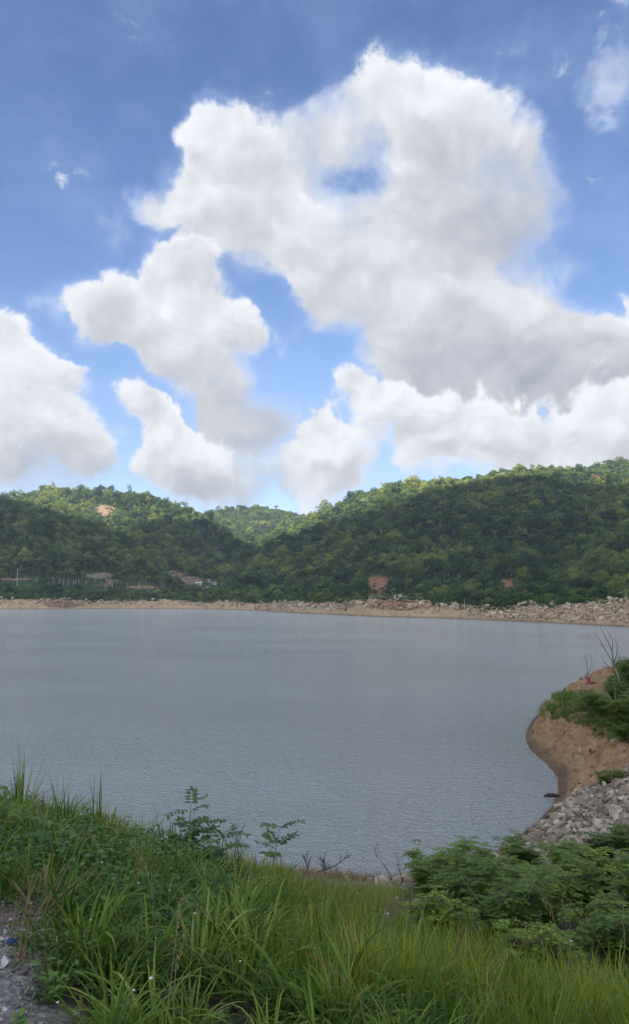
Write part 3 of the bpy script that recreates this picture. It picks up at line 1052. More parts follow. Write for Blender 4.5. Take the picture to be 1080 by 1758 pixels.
def crown_data(kind, seed, n, size):
    """leaf clumps of one crown of about 1 m radius scale, standing on z=0; returns arrays and trunk data"""
    rng = np.random.default_rng(seed)
    if kind == 'round':
        H, R = rng.uniform(1.35, 1.8), 1.0
        nl = int(rng.integers(8, 13))
        th = rng.uniform(0, 2 * np.pi, nl)
        rr = np.sqrt(rng.uniform(0, 1, nl)) * 0.68
        lc = np.stack([rr * np.cos(th), rr * np.sin(th), H * (0.55 + 0.38 * (1 - (rr / 0.8) ** 2)) + rng.uniform(-0.28, 0.1, nl)], 1)
        lr = rng.uniform(0.26, 0.46, nl)
        trunk = 0.45 * H
    elif kind == 'tall':
        H = rng.uniform(3.0, 3.8)
        nl = int(rng.integers(6, 10))
        th = rng.uniform(0, 2 * np.pi, nl)
        rr = np.sqrt(rng.uniform(0, 1, nl)) * 0.75
        lc = np.stack([rr * np.cos(th), rr * np.sin(th), H - rng.uniform(0.1, 0.8, nl)], 1)
        lr = rng.uniform(0.22, 0.42, nl)
        trunk = H - 0.7
    elif kind == 'slim':
        H = rng.uniform(2.2, 2.8)
        nl = 9
        th = rng.uniform(0, 2 * np.pi, nl)
        zz = np.linspace(0.7, H - 0.2, nl)
        rr = 0.22 * np.ones(nl)
        lc = np.stack([rr * np.cos(th), rr * np.sin(th), zz], 1)
        lr = 0.34 * np.sin(np.pi * np.clip((zz - 0.2) / H, 0.08, 0.95)) + 0.10
        trunk = 0.8
    else:  # shrub
        H = rng.uniform(0.9, 1.2)
        nl = int(rng.integers(7, 11))
        th = rng.uniform(0, 2 * np.pi, nl)
        rr = np.sqrt(rng.uniform(0, 1, nl)) * 0.8
        lc = np.stack([rr * np.cos(th), rr * np.sin(th), 0.25 + (H - 0.5) * (1 - (rr / 0.9) ** 2) * rng.uniform(0.5, 1.1, nl)], 1)
        lr = rng.uniform(0.24, 0.42, nl)
        trunk = 0.2
    w = lr ** 2
    pick = rng.choice(nl, n, p=w / w.sum())
    d = rng.normal(0, 1, (n, 3))
    d[:, 2] = np.where(rng.random(n) < 0.75, np.abs(d[:, 2]), d[:, 2])
    d /= np.linalg.norm(d, axis=1)[:, None]
    rad = lr[pick] * (0.72 + 0.34 * rng.random(n) ** 0.6)
    cen = lc[pick] + d * rad[:, None] * np.array([1.15, 1.15, 0.85])
    V, Fc = clump_quads(cen, d, size, rng)
    return V, Fc, lc, lr, trunk, H


def trunk_mb(lc, lr, trunk, H, rng, r0=0.06):
    mb = MB()
    lean = rng.uniform(-0.12, 0.12, 2)
    top = (lean[0], lean[1], trunk)
    mb.tube([(0, 0, -0.4), (lean[0] * .3, lean[1] * .3, trunk * .45), top], [r0 * 1.3, r0, r0 * 0.75], 5)
    for c in lc[:6]:
        mid = [(top[k] + c[k]) / 2 + rng.uniform(-.06, .06) for k in range(3)]
        mb.tube([top, mid, tuple(c)], [r0 * 0.55, r0 * 0.35, r0 * 0.15], 4)
    return mb


PROTO = {}      # name -> list of (crown mesh, trunk mesh, joined mesh)


def make_protos():
    spec = [('round', 7, 420, 0.115, 'pale', M_CANOPY), ('tall', 3, 300, 0.12, 'pale', M_CANOPY), ('slim', 2, 260, 0.115, 'brown', M_CANOPY),
            ('fine_round', 6, 1500, 0.062, 'pale', M_CANOPY), ('fine_tall', 3, 1000, 0.065, 'pale', M_CANOPY), ('fine_shrub', 5, 1100, 0.070, 'brown', M_SHORE_LEAF),
            ('pale_round', 2, 700, 0.085, 'pale', M_CANOPY_PALE), ('shrub', 4, 380, 0.12, 'brown', M_SHORE_LEAF)]
    for name, cnt, n, size, bark, lm in spec:
        lst = []
        for i in range(cnt):
            seed = sum(map(ord, name)) * 10 + i
            rng = np.random.default_rng(seed)
            V, Fc, lc, lr, trunk, H = crown_data(name.replace('fine_', '').replace('pale_', ''), seed, n, size)
            cm = mesh('crown', V, Fc)
            cm.materials.append(lm)
            tb = trunk_mb(lc, lr, trunk, H, rng, 0.05 if 'tall' in name else 0.06)
            tm = mesh('trunk', tb.v, tb.f)
            tm.materials.append(M_BARK[bark])
            # joined, for the forest mass
            nv = len(tb.v)
            tv, tf = np.array(tb.v), [f for f in tb.f]
            tri = []
            for f in tf:
                for k in range(1, len(f) - 1):
                    tri.append((f[0], f[k], f[k + 1]))
            tri = np.array(tri)
            jm = mesh(name, np.vstack([tv, V]), np.vstack([tri, Fc + nv]))
            jm.materials.append(M_BARK[bark])
            jm.materials.append(lm)
            jm.polygons.foreach_set('material_index', np.r_[np.zeros(len(tri), np.int32), np.ones(len(Fc), np.int32)])
            lst.append((cm, tm, jm))
        PROTO[name] = lst


make_protos()


def scatter(name, pts, rot, scl, idx, meshes, label=None, cat=None):
    """one object of kind stuff whose points carry copies of MESHES"""
    col = bpy.data.collections.new(name + '_kinds')
    for i, me in enumerate(meshes):
        o = bpy.data.objects.new('%s_kind_%03d' % (name, i), me)
        col.objects.link(o)
    me = bpy.data.meshes.new(name)
    n = len(pts)
    me.vertices.add(n)
    me.vertices.foreach_set('co', np.asarray(pts, np.float32).ravel())
    for an, typ, arr in (('rot', 'FLOAT_VECTOR', rot), ('scl', 'FLOAT_VECTOR', scl), ('idx', 'INT', idx)):
        a = me.attributes.new(an, typ, 'POINT')
        if typ == 'FLOAT_VECTOR':
            a.data.foreach_set('vector', np.asarray(arr, np.float32).ravel())
        else:
            a.data.foreach_set('value', np.asarray(arr, np.int32).ravel())
    o = bpy.data.objects.new(name, me)
    C.objects.link(o)
    ng = bpy.data.node_groups.new(name + '_scatter', 'GeometryNodeTree')
    ng.interface.new_socket('Geometry', in_out='INPUT', socket_type='NodeSocketGeometry')
    ng.interface.new_socket('Geometry', in_out='OUTPUT', socket_type='NodeSocketGeometry')
    N, Lk = ng.nodes, ng.links
    gi, go = N.new('NodeGroupInput'), N.new('NodeGroupOutput')
    ci = N.new('GeometryNodeCollectionInfo')
    ci.inputs['Collection'].default_value = col
    ci.inputs['Separate Children'].default_value = True
    ci.inputs['Reset Children'].default_value = True
    m2p = N.new('GeometryNodeMeshToPoints')
    iop = N.new('GeometryNodeInstanceOnPoints')
    iop.inputs['Pick Instance'].default_value = True

    def attr(nm, typ):
        a = N.new('GeometryNodeInputNamedAttribute')
        a.data_type = typ
        a.inputs[0].default_value = nm
        return a.outputs[0]
    Lk.new(gi.outputs[0], m2p.inputs[0])
    Lk.new(m2p.outputs[0], iop.inputs['Points'])
    Lk.new(ci.outputs[0], iop.inputs['Instance'])
    Lk.new(attr('idx', 'INT'), iop.inputs['Instance Index'])
    e2r = N.new('FunctionNodeEulerToRotation')
    Lk.new(attr('rot', 'FLOAT_VECTOR'), e2r.inputs[0])
    Lk.new(e2r.outputs[0], iop.inputs['Rotation'])
    Lk.new(attr('scl', 'FLOAT_VECTOR'), iop.inputs['Scale'])
    Lk.new(iop.outputs[0], go.inputs[0])
    md = o.modifiers.new('scatter', 'NODES')
    md.node_group = ng
    tag(o, label, cat, kind='stuff')
    return o


# where the trees stand -------------------------------------------------
def ground_grid(px, Y, arr):
    """look a column/row field up at (px, Y)"""
    pxs = FAR['PX'][0]
    js = FAR['J'][:, 0]
    J = Y - shore_depth(px)
    c = np.clip(np.searchsorted(pxs, px), 0, len(pxs) - 1)
    r = np.clip(np.searchsorted(js, J), 0, len(js) - 1)
    return arr[r, c]


CLEARINGS = [  # (px, py, rx, ry) open ground on the far side: soil, fields, roofs, track
    (178, 877, 22, 10), (300, 985, 22, 7), (330, 997, 26, 8), (646, 1005, 32, 17), (598, 1012, 24, 8), (876, 1004, 32, 11), (360, 1002, 26, 7), (187, 1001, 13, 8), (171, 988, 28, 6),
    (245, 1012, 40, 6), (120, 1000, 50, 7), (40, 998, 44, 9), (685, 1029, 58, 9), (1022, 1003, 10, 4), (240, 1004, 60, 4), (775, 932, 6, 3), (433, 961, 7, 3), (463, 938, 5, 3), (805, 1047, 26, 8), (155, 1010, 40, 5),
]


def clear_at(qx, qy, grow=1.0):
    c = np.zeros(qx.shape, bool)
    for cx, cyy, rx, ry in CLEARINGS:
        c |= ((qx - cx) / (rx * grow)) ** 2 + ((qy - cyy) / (ry * grow)) ** 2 < 0.85 + 3.2 * fbm(qx, qy * 2, 8, 3)
    return c


def tree_points():
    rng = np.random.default_rng(21)
    cell = 4.2
    xs = np.arange(-1500, 1700, cell)
    ys = np.arange(180, 2050, cell)
    X, Y = np.meshgrid(xs, ys)
    X = (X + rng.uniform(-.5, .5, X.shape) * cell).ravel()
    Y = (Y + rng.uniform(-.5, .5, Y.shape) * cell).ravel()
    px = CX + F * X / Y * math.cos(PITCH)
    ok = (px > -260) & (px < 1340)
    X, Y, px = X[ok], Y[ok], px[ok]
    y0 = shore_depth(px)
    run = np.clip(y0 * 0.022, 5, 14)
    J = Y - y0
    lim = np.where(px > 800, np.interp(px, [800, 870, 920, 1080], [run.mean() * 1.2, 12, 17, 21]), run * 1.25)
    ok = J > lim
    X, Y, px, J = X[ok], Y[ok], px[ok], J[ok]
    size = np.interp(J, [0, 12, 60, 220, 500], [1.5, 2.0, 3.0, 4.2, 4.9]) * np.interp(Y, [250, 600, 1000], [0.85, 1.05, 1.12])
    size = size * rng.lognormal(0, 0.34, len(X))
    # plantations on the upper right slope: small even crowns
    Z = far_height(X, Y)
    prob = np.clip((cell / (size * 1.12)) ** 2, 0, 1)
    ok = rng.random(len(X)) < prob
    X, Y, Z, px, J, size = (a[ok] for a in (X, Y, Z, px, J, size))
    qx, qy = px_of(X, Y, Z)
    mxel = np.maximum.accumulate((FAR['Z'] - CAMH) / FAR['Y'], axis=0)
    top = (Z + size * 1.8 - CAMH) / Y
    vis = top > ground_grid(px, Y, mxel) - 22.0 / Y
    ok = vis & ~clear_at(qx, qy + F * size * 0.5 / Y * 0.4)
    # also keep what would stand in front of a clearing low
    for lift in (0.6, 1.1, 1.7):
        ok &= ~clear_at(qx, qy - F * size * lift / Y, 0.78)
    stray = vis & ~ok & (rng.random(len(ok)) < 0.16)
    size = np.where(stray, size * 0.45, size)
    ok |= stray
    return [a[ok] for a in (X, Y, Z, px, J, size, qx, qy)]


ZONES = [
    (lambda x, y, J: y > 975 and x > 1052, 'low at the far right edge', 'at the far right edge'),
    (lambda x, y, J: y > 975 and x > 990, 'around the long blue shed', 'around the blue shed'),
    (lambda x, y, J: y > 975 and x > 908, 'between the red soil mound and the blue shed', 'between mound and shed'),
    (lambda x, y, J: y > 975 and x > 845, 'around the round red soil mound', 'around the red soil mound'),
    (lambda x, y, J: y > 975 and x > 740, 'between the red cliff and the red mound', 'between cliff and mound'),
    (lambda x, y, J: y > 975 and x > 630, 'above the red and tan cliff', 'above the cliff'),
    (lambda x, y, J: y > 975 and x > 470, 'on the wooded tip of the point', 'on the tip of the point'),
    (lambda x, y, J: y > 985 and x <= 470, 'by the flat far shore', 'by the flat far shore'),
    (lambda x, y, J: x > 960, 'high on the slope at far right', 'on the slope at far right'),
    (lambda x, y, J: x > 800, 'on the middle of the right-hand slope', 'on the right-hand slope'),
    (lambda x, y, J: x > 520, 'on the slope behind the cliff point', 'above the wooded point'),
    (lambda x, y, J: x > 350, 'in the shaded valley between two hills', 'in the valley'),
    (lambda x, y, J: True, 'in the shaded forest on the left hill', 'on the left hill'),
]
LOOKS = {'fine_round': 'round crowned tree', 'fine_tall': 'tall pale trunked tree', 'fine_shrub': 'low bushy tree', 'pale_round': 'pale round tree'}
SIZE_WORDS = ('small', 'medium', 'large')
DEPTH_WORDS = ('front row', 'second row', 'farther back')


def forest():
    X, Y, Z, px, J, size, qx, qy = tree_points()
    rng = np.random.default_rng(5)
    n = len(X)
    print('TREES', n)
    u = rng.random(n)
    kind = np.where(u < 0.90, 0, np.where(u < 0.935, 1, np.where(u < 0.975, 2, 3)))     # round, tall, slim, pale
    near_shore = (J < 45) & (rng.random(n) < 0.75)
    kind = np.where(near_shore, 4, kind)                                                # shrub
    rough_px = F * size / Y
    inframe = (px > -10) & (px < 1090) & (qy < 1075)
    score = np.where(inframe, rough_px * np.where(kind == 4, 0.8, 1), 0)
    order = np.argsort(-score)
    single = order[:300]
    isn = np.zeros(n, bool)
    isn[single] = True
    # the mass
    meshes = [p[2] for k in ('round', 'tall', 'slim', 'pale_round', 'shrub') for p in PROTO[k]]
    base = {0: (0, 7), 1: (7, 3), 2: (10, 2), 3: (12, 2), 4: (14, 4)}
    idx = np.array([base[int(k)][0] + rng.integers(base[int(k)][1]) for k in kind])
    m = ~isn
    s3 = np.stack([size, size, size * rng.uniform(0.85, 1.25, n)], 1)
    s3[kind == 1] *= 0.56
    s3[kind == 3] *= 0.8
    rot = np.stack([rng.normal(0, 0.06, n), rng.normal(0, 0.06, n), rng.uniform(0, 6.28, n)], 1)
    pos = np.stack([X, Y, Z - 0.15 * size], 1)
    scatter('forest', pos[m], rot[m], s3[m], idx[m], meshes, 'dense green rainforest covering the hills beyond the lake', 'forest')
    # the trees that show largest, each its own thing
    kn = {0: 'fine_round', 1: 'fine_tall', 2: 'fine_round', 3: 'pale_round', 4: 'fine_shrub'}
    for i in single:
        k = kn[int(kind[i])]
        cm, tm, _ = PROTO[k][int(rng.integers(len(PROTO[k])))]
        t = empty('forest_tree', pos[i], rot[i][2])
        t.scale = s3[i]
        link('crown', cm, None, t)
        link('trunk', tm, None, t)
        for f, words_, grp in ZONES:
            if f(qx[i], qy[i], J[i]):
                break
        sw = SIZE_WORDS[0 if size[i] < 2.3 else 1 if size[i] < 3.6 else 2]
        dw = DEPTH_WORDS[0 if J[i] < 24 else 1 if J[i] < 60 else 2]
        if k == 'fine_tall':
            dw = dw.replace('farther back', 'far back')
        tag(t, '%s %s %s, %s' % (sw, LOOKS[k], words_, dw), 'tree', '%s %s %s, %s' % (sw, LOOKS[k].replace('tree', 'trees', 1), grp, dw))
    return pos


forest()


# ------------------------------------------------------------------ air that fades the hills
def build_haze():
    mb = MB()
    mb.box((0, 1080, 139.5), (7000, 3200, 283))
    m, t = mat('hazy_air')
    v = t.node('ShaderNodeVolumePrincipled', {'Color': (0.80, 0.88, 1.0, 1), 'Density': 0.00010, 'Anisotropy': 0.1})
    out = t.n.new('ShaderNodeOutputMaterial')
    t.l.new(v, out.inputs[1])
    m.cycles.homogeneous_volume = True if hasattr(m.cycles, 'homogeneous_volume') else None
    o = mb.build('haze', m)
    tag(o, kind='stuff')


build_haze()
# ------------------------------------------------------------------ small things on the far side
def plain(name, col, rough=0.7, metal=0.0, var=0.12, scale=2.0):
    m, t = mat(name)
    tc = t.node('ShaderNodeTexCoord', out=3)
    n = t.noise(tc, scale, 5, 0.6)
    c0 = tuple(c * (1 - var * 1.6) for c in col)
    c1 = tuple(min(c * (1 + var), 1) for c in col)
    finish(t, ramp(t, n, [(0.3, c0), (0.7, c1)]), rough, n, 0.01, 0.4, Metallic=metal)
    return m


M_CONC = plain('concrete', (0.50, 0.48, 0.44), 0.85)
M_WALLW = plain('whitewashed_wall', (0.62, 0.60, 0.56), 0.85)
M_ROOFW = plain('pale_metal_roof', (0.62, 0.64, 0.66), 0.45)
M_ROOFB = plain('blue_metal_roof', (0.10, 0.19, 0.36), 0.45)
M_DARK = plain('dark_opening', (0.03, 0.03, 0.03), 0.6)
M_GREYR = plain('grey_metal_roof', (0.30, 0.31, 0.31), 0.55)


def post_at(px, pybase, pytop, bar=0.0, arm=None, label='', grp=None, thick=0.16):
    p = hit_far(px, pybase)
    h = (pybase - pytop) / F * p[1]
    t = empty('concrete_post', p)
    mb = MB()
    mb.tube([(0, 0, -0.8), (0.02, 0, h * 0.5), (random.uniform(-.12, .12), 0, h)], [thick, thick * 0.9, thick * 0.75], 7)
    mb.build('post', M_CONC, t)
    if bar:
        b = MB()
        b.box((0, -thick - 0.05, h - 0.5), (bar, 0.12, 0.14))
        b.build('crossbar', M_CONC, t)
    if arm:
        b = MB()
        b.box((arm / 2, -0.05, h - 1.1), (abs(arm), 0.12, 0.12))
        b.build('bracket', M_CONC, t)
    tag(t, label, 'post', grp)


G_POST = 'pale concrete posts along the far left shore'
for px, b, tp, bar, arm, lab in [
    (29, 1006, 976, 0, 0.9, 'tallest pale post near the left edge of the far shore'),
    (62, 1004, 991, 0, None, 'lone thick pale post second from the left on the far shore'),
    (91, 1005, 992, 1.6, None, 'pale post with crossbar left of the close row of posts'),
    (102, 1006, 992, 0, 1.3, 'pale post with a bracket halfway up, first of the close row'),
    (109, 1008, 996, 0.9, None, 'slim pale post with short crossbar just right of the bracketed one'),
    (117, 1009, 995, 0.8, None, 'straight pale post in the middle of the close row'),
    (126, 1005, 996, 1.5, None, 'short pale post with wide crossbar in the close row'),
    (130, 1004, 998, 1.1, None, 'smallest crossbar post, squeezed between two others of the row'),
    (135, 1004, 997, 1.3, None, 'short crossbar post, last at the right of the close row'),
    (148, 1005, 998, 0, None, 'short bare post standing alone right of the close row'),
    (163, 1001, 996, 0, None, 'tiny pale post below the grey patch of cleared ground'),
    (173, 1008, 1000, 0, None, 'thin post at the left side of the small brown mound'),
    (181, 1014, 1002, 0, None, 'pale post right in front of the small brown mound'),
    (193, 1010, 1001, 0, None, 'short pale post at the right side of the brown mound'),
    (200, 1014, 997, 0, None, 'tall pale post a little right of the brown mound'),
    (219, 1011, 1000, 0, None, 'pale post left of the bare-stemmed saplings on the far shore'),
    (239, 1014, 1000, 0, None, 'pale post in front of the bare-stemmed saplings'),
    (280, 1015, 1001, 0, None, 'pale post below the orange soil cut'),
    (300, 1014, 1001, 0, 0.7, 'pale post with side arm under the lower soil cut'),
    (305, 1014, 1000, 0, None, 'pale post at the right end of the row, by the lower soil cut'),
]:
    post_at(px, b, tp, bar, arm, lab, G_POST, 0.26 if px in (29, 62) else 0.2)
post_at(798, 1062, 1043, 0, None, 'pale post carrying a pipe above the rocks, right of the cliff', None, 0.10)
post_at(858, 997, 985, 0, None, 'thin white post on top of the round red soil mound', None, 0.09)


def pipe(pa, pb, z=1.0, r=0.09, label='', name='pipe'):
    a, b = hit_far(*pa), hit_far(*pb)
    t = empty(name, a)
    mb = MB()
    mb.tube([(0, 0, z), tuple(b - a + np.array([0, 0, z]))], r, 6)
    mb.build('tube', M_CONC, t)
    for k in (0.1, 0.5, 0.9):
        q = (b - a) * k
        m2 = MB()
        m2.tube([(q[0], q[1], q[2] - 0.8), (q[0], q[1], q[2] + z)], r * 0.8, 5)
        m2.build('support', M_CONC, t)
    tag(t, label, 'pipe')


pipe((74, 1011), (88, 1011), 0.8, 0.14, 'short white pipe beside the tallest post on the far shore')
pipe((160, 1009), (173, 1009), 0.8, 0.12, 'short white pipe left of the brown mound')
pipe((176, 1016), (189, 1016), 0.8, 0.12, 'short white pipe below the brown mound')
pipe((787, 1044), (816, 1044), 0.6, 0.06, 'thin white pipe among bushes right of the cliff')


def rail():
    pts = [hit_far(px, 1028.5) for px in range(634, 738, 10)]
    t = empty('guard_rail', pts[0])
    mb = MB()
    mb.tube([tuple(p - pts[0] + np.array([0, 0, 0.75])) for p in pts], 0.11, 6)
    mb.build('rail', M_CONC, t)
    for p in pts:
        q = p - pts[0]
        b = MB()
        b.box((q[0], q[1], q[2] + 0.1), (0.16, 0.16, 1.3))
        b.build('post', M_CONC, t)
    tag(t, 'pale roadside rail running along the top of the red cliff', 'rail')


rail()


def house(px, py, w, d, h, rise, wall, roof, label, rz=0.0, grp=None, windows=1, name='house', cat='house'):
    p = hit_far(px, py)
    t = empty(name, p, rz)
    mb = MB()
    mb.box((0, 0, h / 2 - 0.5), (w, d, h + 1.0))
    mb.build('wall', wall, t)
    r = MB()
    o, th = 0.35, 0.12
    W, D = w / 2 + o, d / 2 + o
    for s in (-1, 1):
        vs = [(-W, s * D, h - 0.05), (W, s * D, h - 0.05), (W, 0, h + rise), (-W, 0, h + rise)]
        vs += [(a, b, c + th) for a, b, c in vs]
        r.add(vs, [(0, 1, 2, 3), (4, 7, 6, 5), (0, 4, 5, 1), (1, 5, 6, 2), (2, 6, 7, 3), (3, 7, 4, 0)])
    ro = r.build('roof', roof, t)
    ri = MB()
    ri.tube([(-W, 0, h + rise + th), (W, 0, h + rise + th)], 0.08, 5)
    ri.build('ridge_cap', roof, ro)
    dr = MB()
    dr.box((-w * 0.22, -d / 2 - 0.02, 0.95), (0.85, 0.08, 1.9))
    dr.build('door', M_DARK, t)
    for k in range(windows):
        x = w * (0.08 + 0.27 * k)
        b = MB()
        b.box((x, -d / 2 - 0.02, 1.45), (0.9, 0.08, 0.8))
        wn = b.build('window', M_DARK, t)
        s = MB()
        s.box((x, -d / 2 - 0.08, 1.02), (1.1, 0.14, 0.07))
        s.build('sill', M_CONC, wn)
    tag(t, label, cat, grp)


house(341, 1005, 6, 4.5, 2.1, 1.0, M_WALLW, M_ROOFW, 'small house with pale roof just right of the lower soil cut', 0.2)
house(353, 1013, 7, 4, 1.9, 0.8, M_CONC, M_ROOFW, 'low shed with slanting white roof nearest the far shore', -0.35, windows=2, name='shed', cat='shed')
house(368, 1004, 5, 4, 2.0, 0.9, M_WALLW, M_GREYR, 'grey roofed hut right of the two pale roofed ones', 0.1, name='hut', cat='hut')
house(357, 1000, 5, 4, 1.9, 0.9, M_CONC, M_GREYR, 'grey hut half hidden behind the small pale roofed house', -0.1, name='hut', cat='hut')
house(432, 962, 8, 5, 2.2, 1.2, M_CONC, M_ROOFW, 'pale roofed house alone in the shaded valley forest', 0.1)
house(463, 940, 5, 4, 3.2, 1.0, M_WALLW, M_ROOFW, 'tiny white house at the edge of sunlight in the valley', 0.0)
house(766, 933, 5, 3.5, 2.2, 0.8, M_WALLW, M_ROOFW, 'tiny pale house halfway up the right-hand slope', 0.2)
house(1022, 1007, 9, 3.5, 2.0, 0.6, M_ROOFB, M_ROOFW, 'long blue shed with white roof in trees at far right', 0.0, windows=2, name='shed', cat='shed')


def cabinet():
    p = hit_far(687, 1028.3)
    t = empty('service_cabinet', p)
    mb = MB()
    mb.box((0, 0, 1.55), (1.5, 0.9, 0.9))
    mb.build('box', M_WALLW, t)
    for s in (-0.55, 0.55):
        b = MB()
        b.box((s, 0, 0.3), (0.18, 0.6, 1.6))
        b.build('leg', M_CONC, t)
    l = MB()
    l.box((0, 0, 2.03), (1.7, 1.1, 0.06))
    l.build('lid', M_ROOFW, t)
    tag(t, 'small white cabinet on two legs beside the cliff-top rail', 'cabinet')
    p = hit_far(678, 1028.3)
    t = empty('marker_stone', p)
    mb = MB()
    mb.box((0, 0, 0.5), (0.7, 0.4, 1.4))
    mb.box((0, 0, 1.3), (0.5, 0.35, 0.25))
    mb.build('stone', M_CONC, t)
    tag(t, 'stubby grey marker stone left of the small white cabinet', 'marker')


cabinet()

# single trees that stand out
M_RUST = leaf_mat('rust_leaves', [(0.0, (0.20, 0.10, 0.05)), (1.0, (0.28, 0.15, 0.07))], per='both')
M_WHITEFL = leaf_mat('white_blossom', [(0.0, (0.22, 0.26, 0.16)), (0.6, (0.35, 0.38, 0.28)), (1.0, (0.60, 0.60, 0.52))], per='both')


def lone_tree(px, py, kind, wpx, label, leaf=None, name='tree', stretch=1.0, seed=0):
    p = hit_far(px, py)
    s = wpx / 2 / F * p[1] / 1.1
    cm, tm, _ = PROTO[kind][seed % len(PROTO[kind])]
    t = empty(name, p - np.array([0, 0, 0.2]), seed * 1.3)
    t.scale = (s, s, s * stretch)
    if leaf:
        cm = cm.copy()
        cm.materials.clear()
        cm.materials.append(leaf)
    link('crown', cm, None, t)
    link('trunk', tm, None, t)
    tag(t, label, 'tree')


lone_tree(170, 950, 'fine_tall', 20, 'pale umbrella-shaped tree standing out in the dark left hillside', M_CANOPY_PALE, seed=1)
lone_tree(1040, 1010, 'fine_round', 15, 'tree with whitish blossom beside the long blue shed', M_WHITEFL, seed=2)
lone_tree(1026, 835, 'fine_round', 26, 'rust brown tree on the sunlit crest at upper right', M_RUST, seed=3)
lone_tree(420, 876, 'fine_tall', 8, 'small lollipop tree at the left end of the middle crest', seed=0)
lone_tree(437, 876, 'fine_round', 12, 'round dark tree on the skyline of the middle hill', seed=1)
lone_tree(474, 882, 'fine_tall', 11, 'slim-stemmed dark tree at the right end of the middle crest', seed=2)
lone_tree(388, 884, 'fine_round', 15, 'dense tree on the middle crest beside the left hill', seed=4)
lone_tree(318, 872, 'fine_tall', 13, 'tree rising above the right shoulder of the left hill', seed=1)
lone_tree(84, 848, 'fine_round', 15, 'dark tree at the left end of the sunlit left summit', seed=5)
lone_tree(590, 1020, 'fine_round', 26, 'bright green tree at the tip of the wooded cliff point', M_SHORE_LEAF, seed=3)
lone_tree(555, 1022, 'fine_round', 30, 'bushy bright green tree left of the tip tree on the point', M_SHORE_LEAF, seed=0)


# bare-stemmed saplings by the far shore
def sapling_stems():
    for k, px in enumerate((226, 231, 236, 243, 247, 251, 262)):
        p = hit_far(px, 1004 + (k % 3))
        t = empty('bare_sapling', p)
        mb = MB()
        h = random.uniform(4.5, 6.5)
        mb.tube([(0, 0, -0.3), (random.uniform(-.2, .2), 0, h * .6), (random.uniform(-.5, .5), 0, h)], [0.11, 0.08, 0.04], 5)
        mb.build('stem', M_BARK['pale'], t)
        b = MB()
        for j in range(4):
            z = h * random.uniform(.5, .9)
            a = random.uniform(0, 6.28)
            b.tube([(0, 0, z), (0.9 * math.cos(a), 0.9 * math.sin(a), z + 0.8)], [0.04, 0.015], 4)
        b.build('twig', M_BARK['pale'], t)
        tag(t, 'thin pale bare sapling in the cluster left of the orange soil cut', 'sapling', 'bare saplings by the far shore')


sapling_stems()


# ------------------------------------------------------------------ angular rocks
def rock_mesh(name, seed, material, flat=0.7, n=13, bevel=True):
    rng = np.random.default_rng(seed)
    bm = bmesh.new()
    for i in range(n):
        d = rng.normal(0, 1, 3)
        d /= np.linalg.norm(d)
        d *= rng.uniform(0.75, 1.0) * np.array([1.0, rng.uniform(0.6, 0.85), flat])
        bm.verts.new(d * 0.5)
    bmesh.ops.convex_hull(bm, input=bm.verts)
    for v in [v for v in bm.verts if not v.link_faces]:
        bm.verts.remove(v)
    if bevel:
        bmesh.ops.bevel(bm, geom=list(bm.edges), offset=0.025, segments=1, affect='EDGES')
    me = bpy.data.meshes.new(name)
    bm.to_mesh(me)
    bm.free()
    me.materials.append(material)
    return me


def rock_mat(name, stops, scale=6.0, stain=(0.16, 0.11, 0.07)):
    m, t = mat(name)
    oi = t.n.new('ShaderNodeObjectInfo')
    pos = t.node('ShaderNodeNewGeometry', out=0)
    col = ramp(t, oi.outputs['Random'], stops)
    n = t.noise(pos, scale, 6, 0.7)
    hv = t.n.new('ShaderNodeHueSaturation')
    t.put(hv.inputs['Value'], t.mr(n, 0.25, 0.75, 0.55, 1.35))
    t.put(hv.inputs['Color'], col)
    c = t.mix(t.mr(t.noise(pos, scale * 0.35, 4, 0.6), 0.52, 0.68, 0.0, 0.6), hv.outputs[0], (*stain, 1))
    finish(t, c, 0.9, n, 0.3 / scale, 0.7)
    return m


M_ROCK_FAR = rock_mat('shore_rock', [(0.0, (0.22, 0.155, 0.095)), (0.4, (0.42, 0.31, 0.20)), (0.7, (0.52, 0.41, 0.28)), (1.0, (0.64, 0.55, 0.42))], 1.2, (0.24, 0.13, 0.07))
M_RIPRAP = rock_mat('riprap_rock', [(0.0, (0.17, 0.125, 0.085)), (0.35, (0.31, 0.245, 0.18)), (0.7, (0.42, 0.35, 0.265)), (1.0, (0.58, 0.51, 0.41))], 7.0, (0.20, 0.16, 0.12))

ROCKS_FAR = [rock_mesh('bank_rock', 100 + i, M_ROCK_FAR, 0.7, 12, False) for i in range(8)]


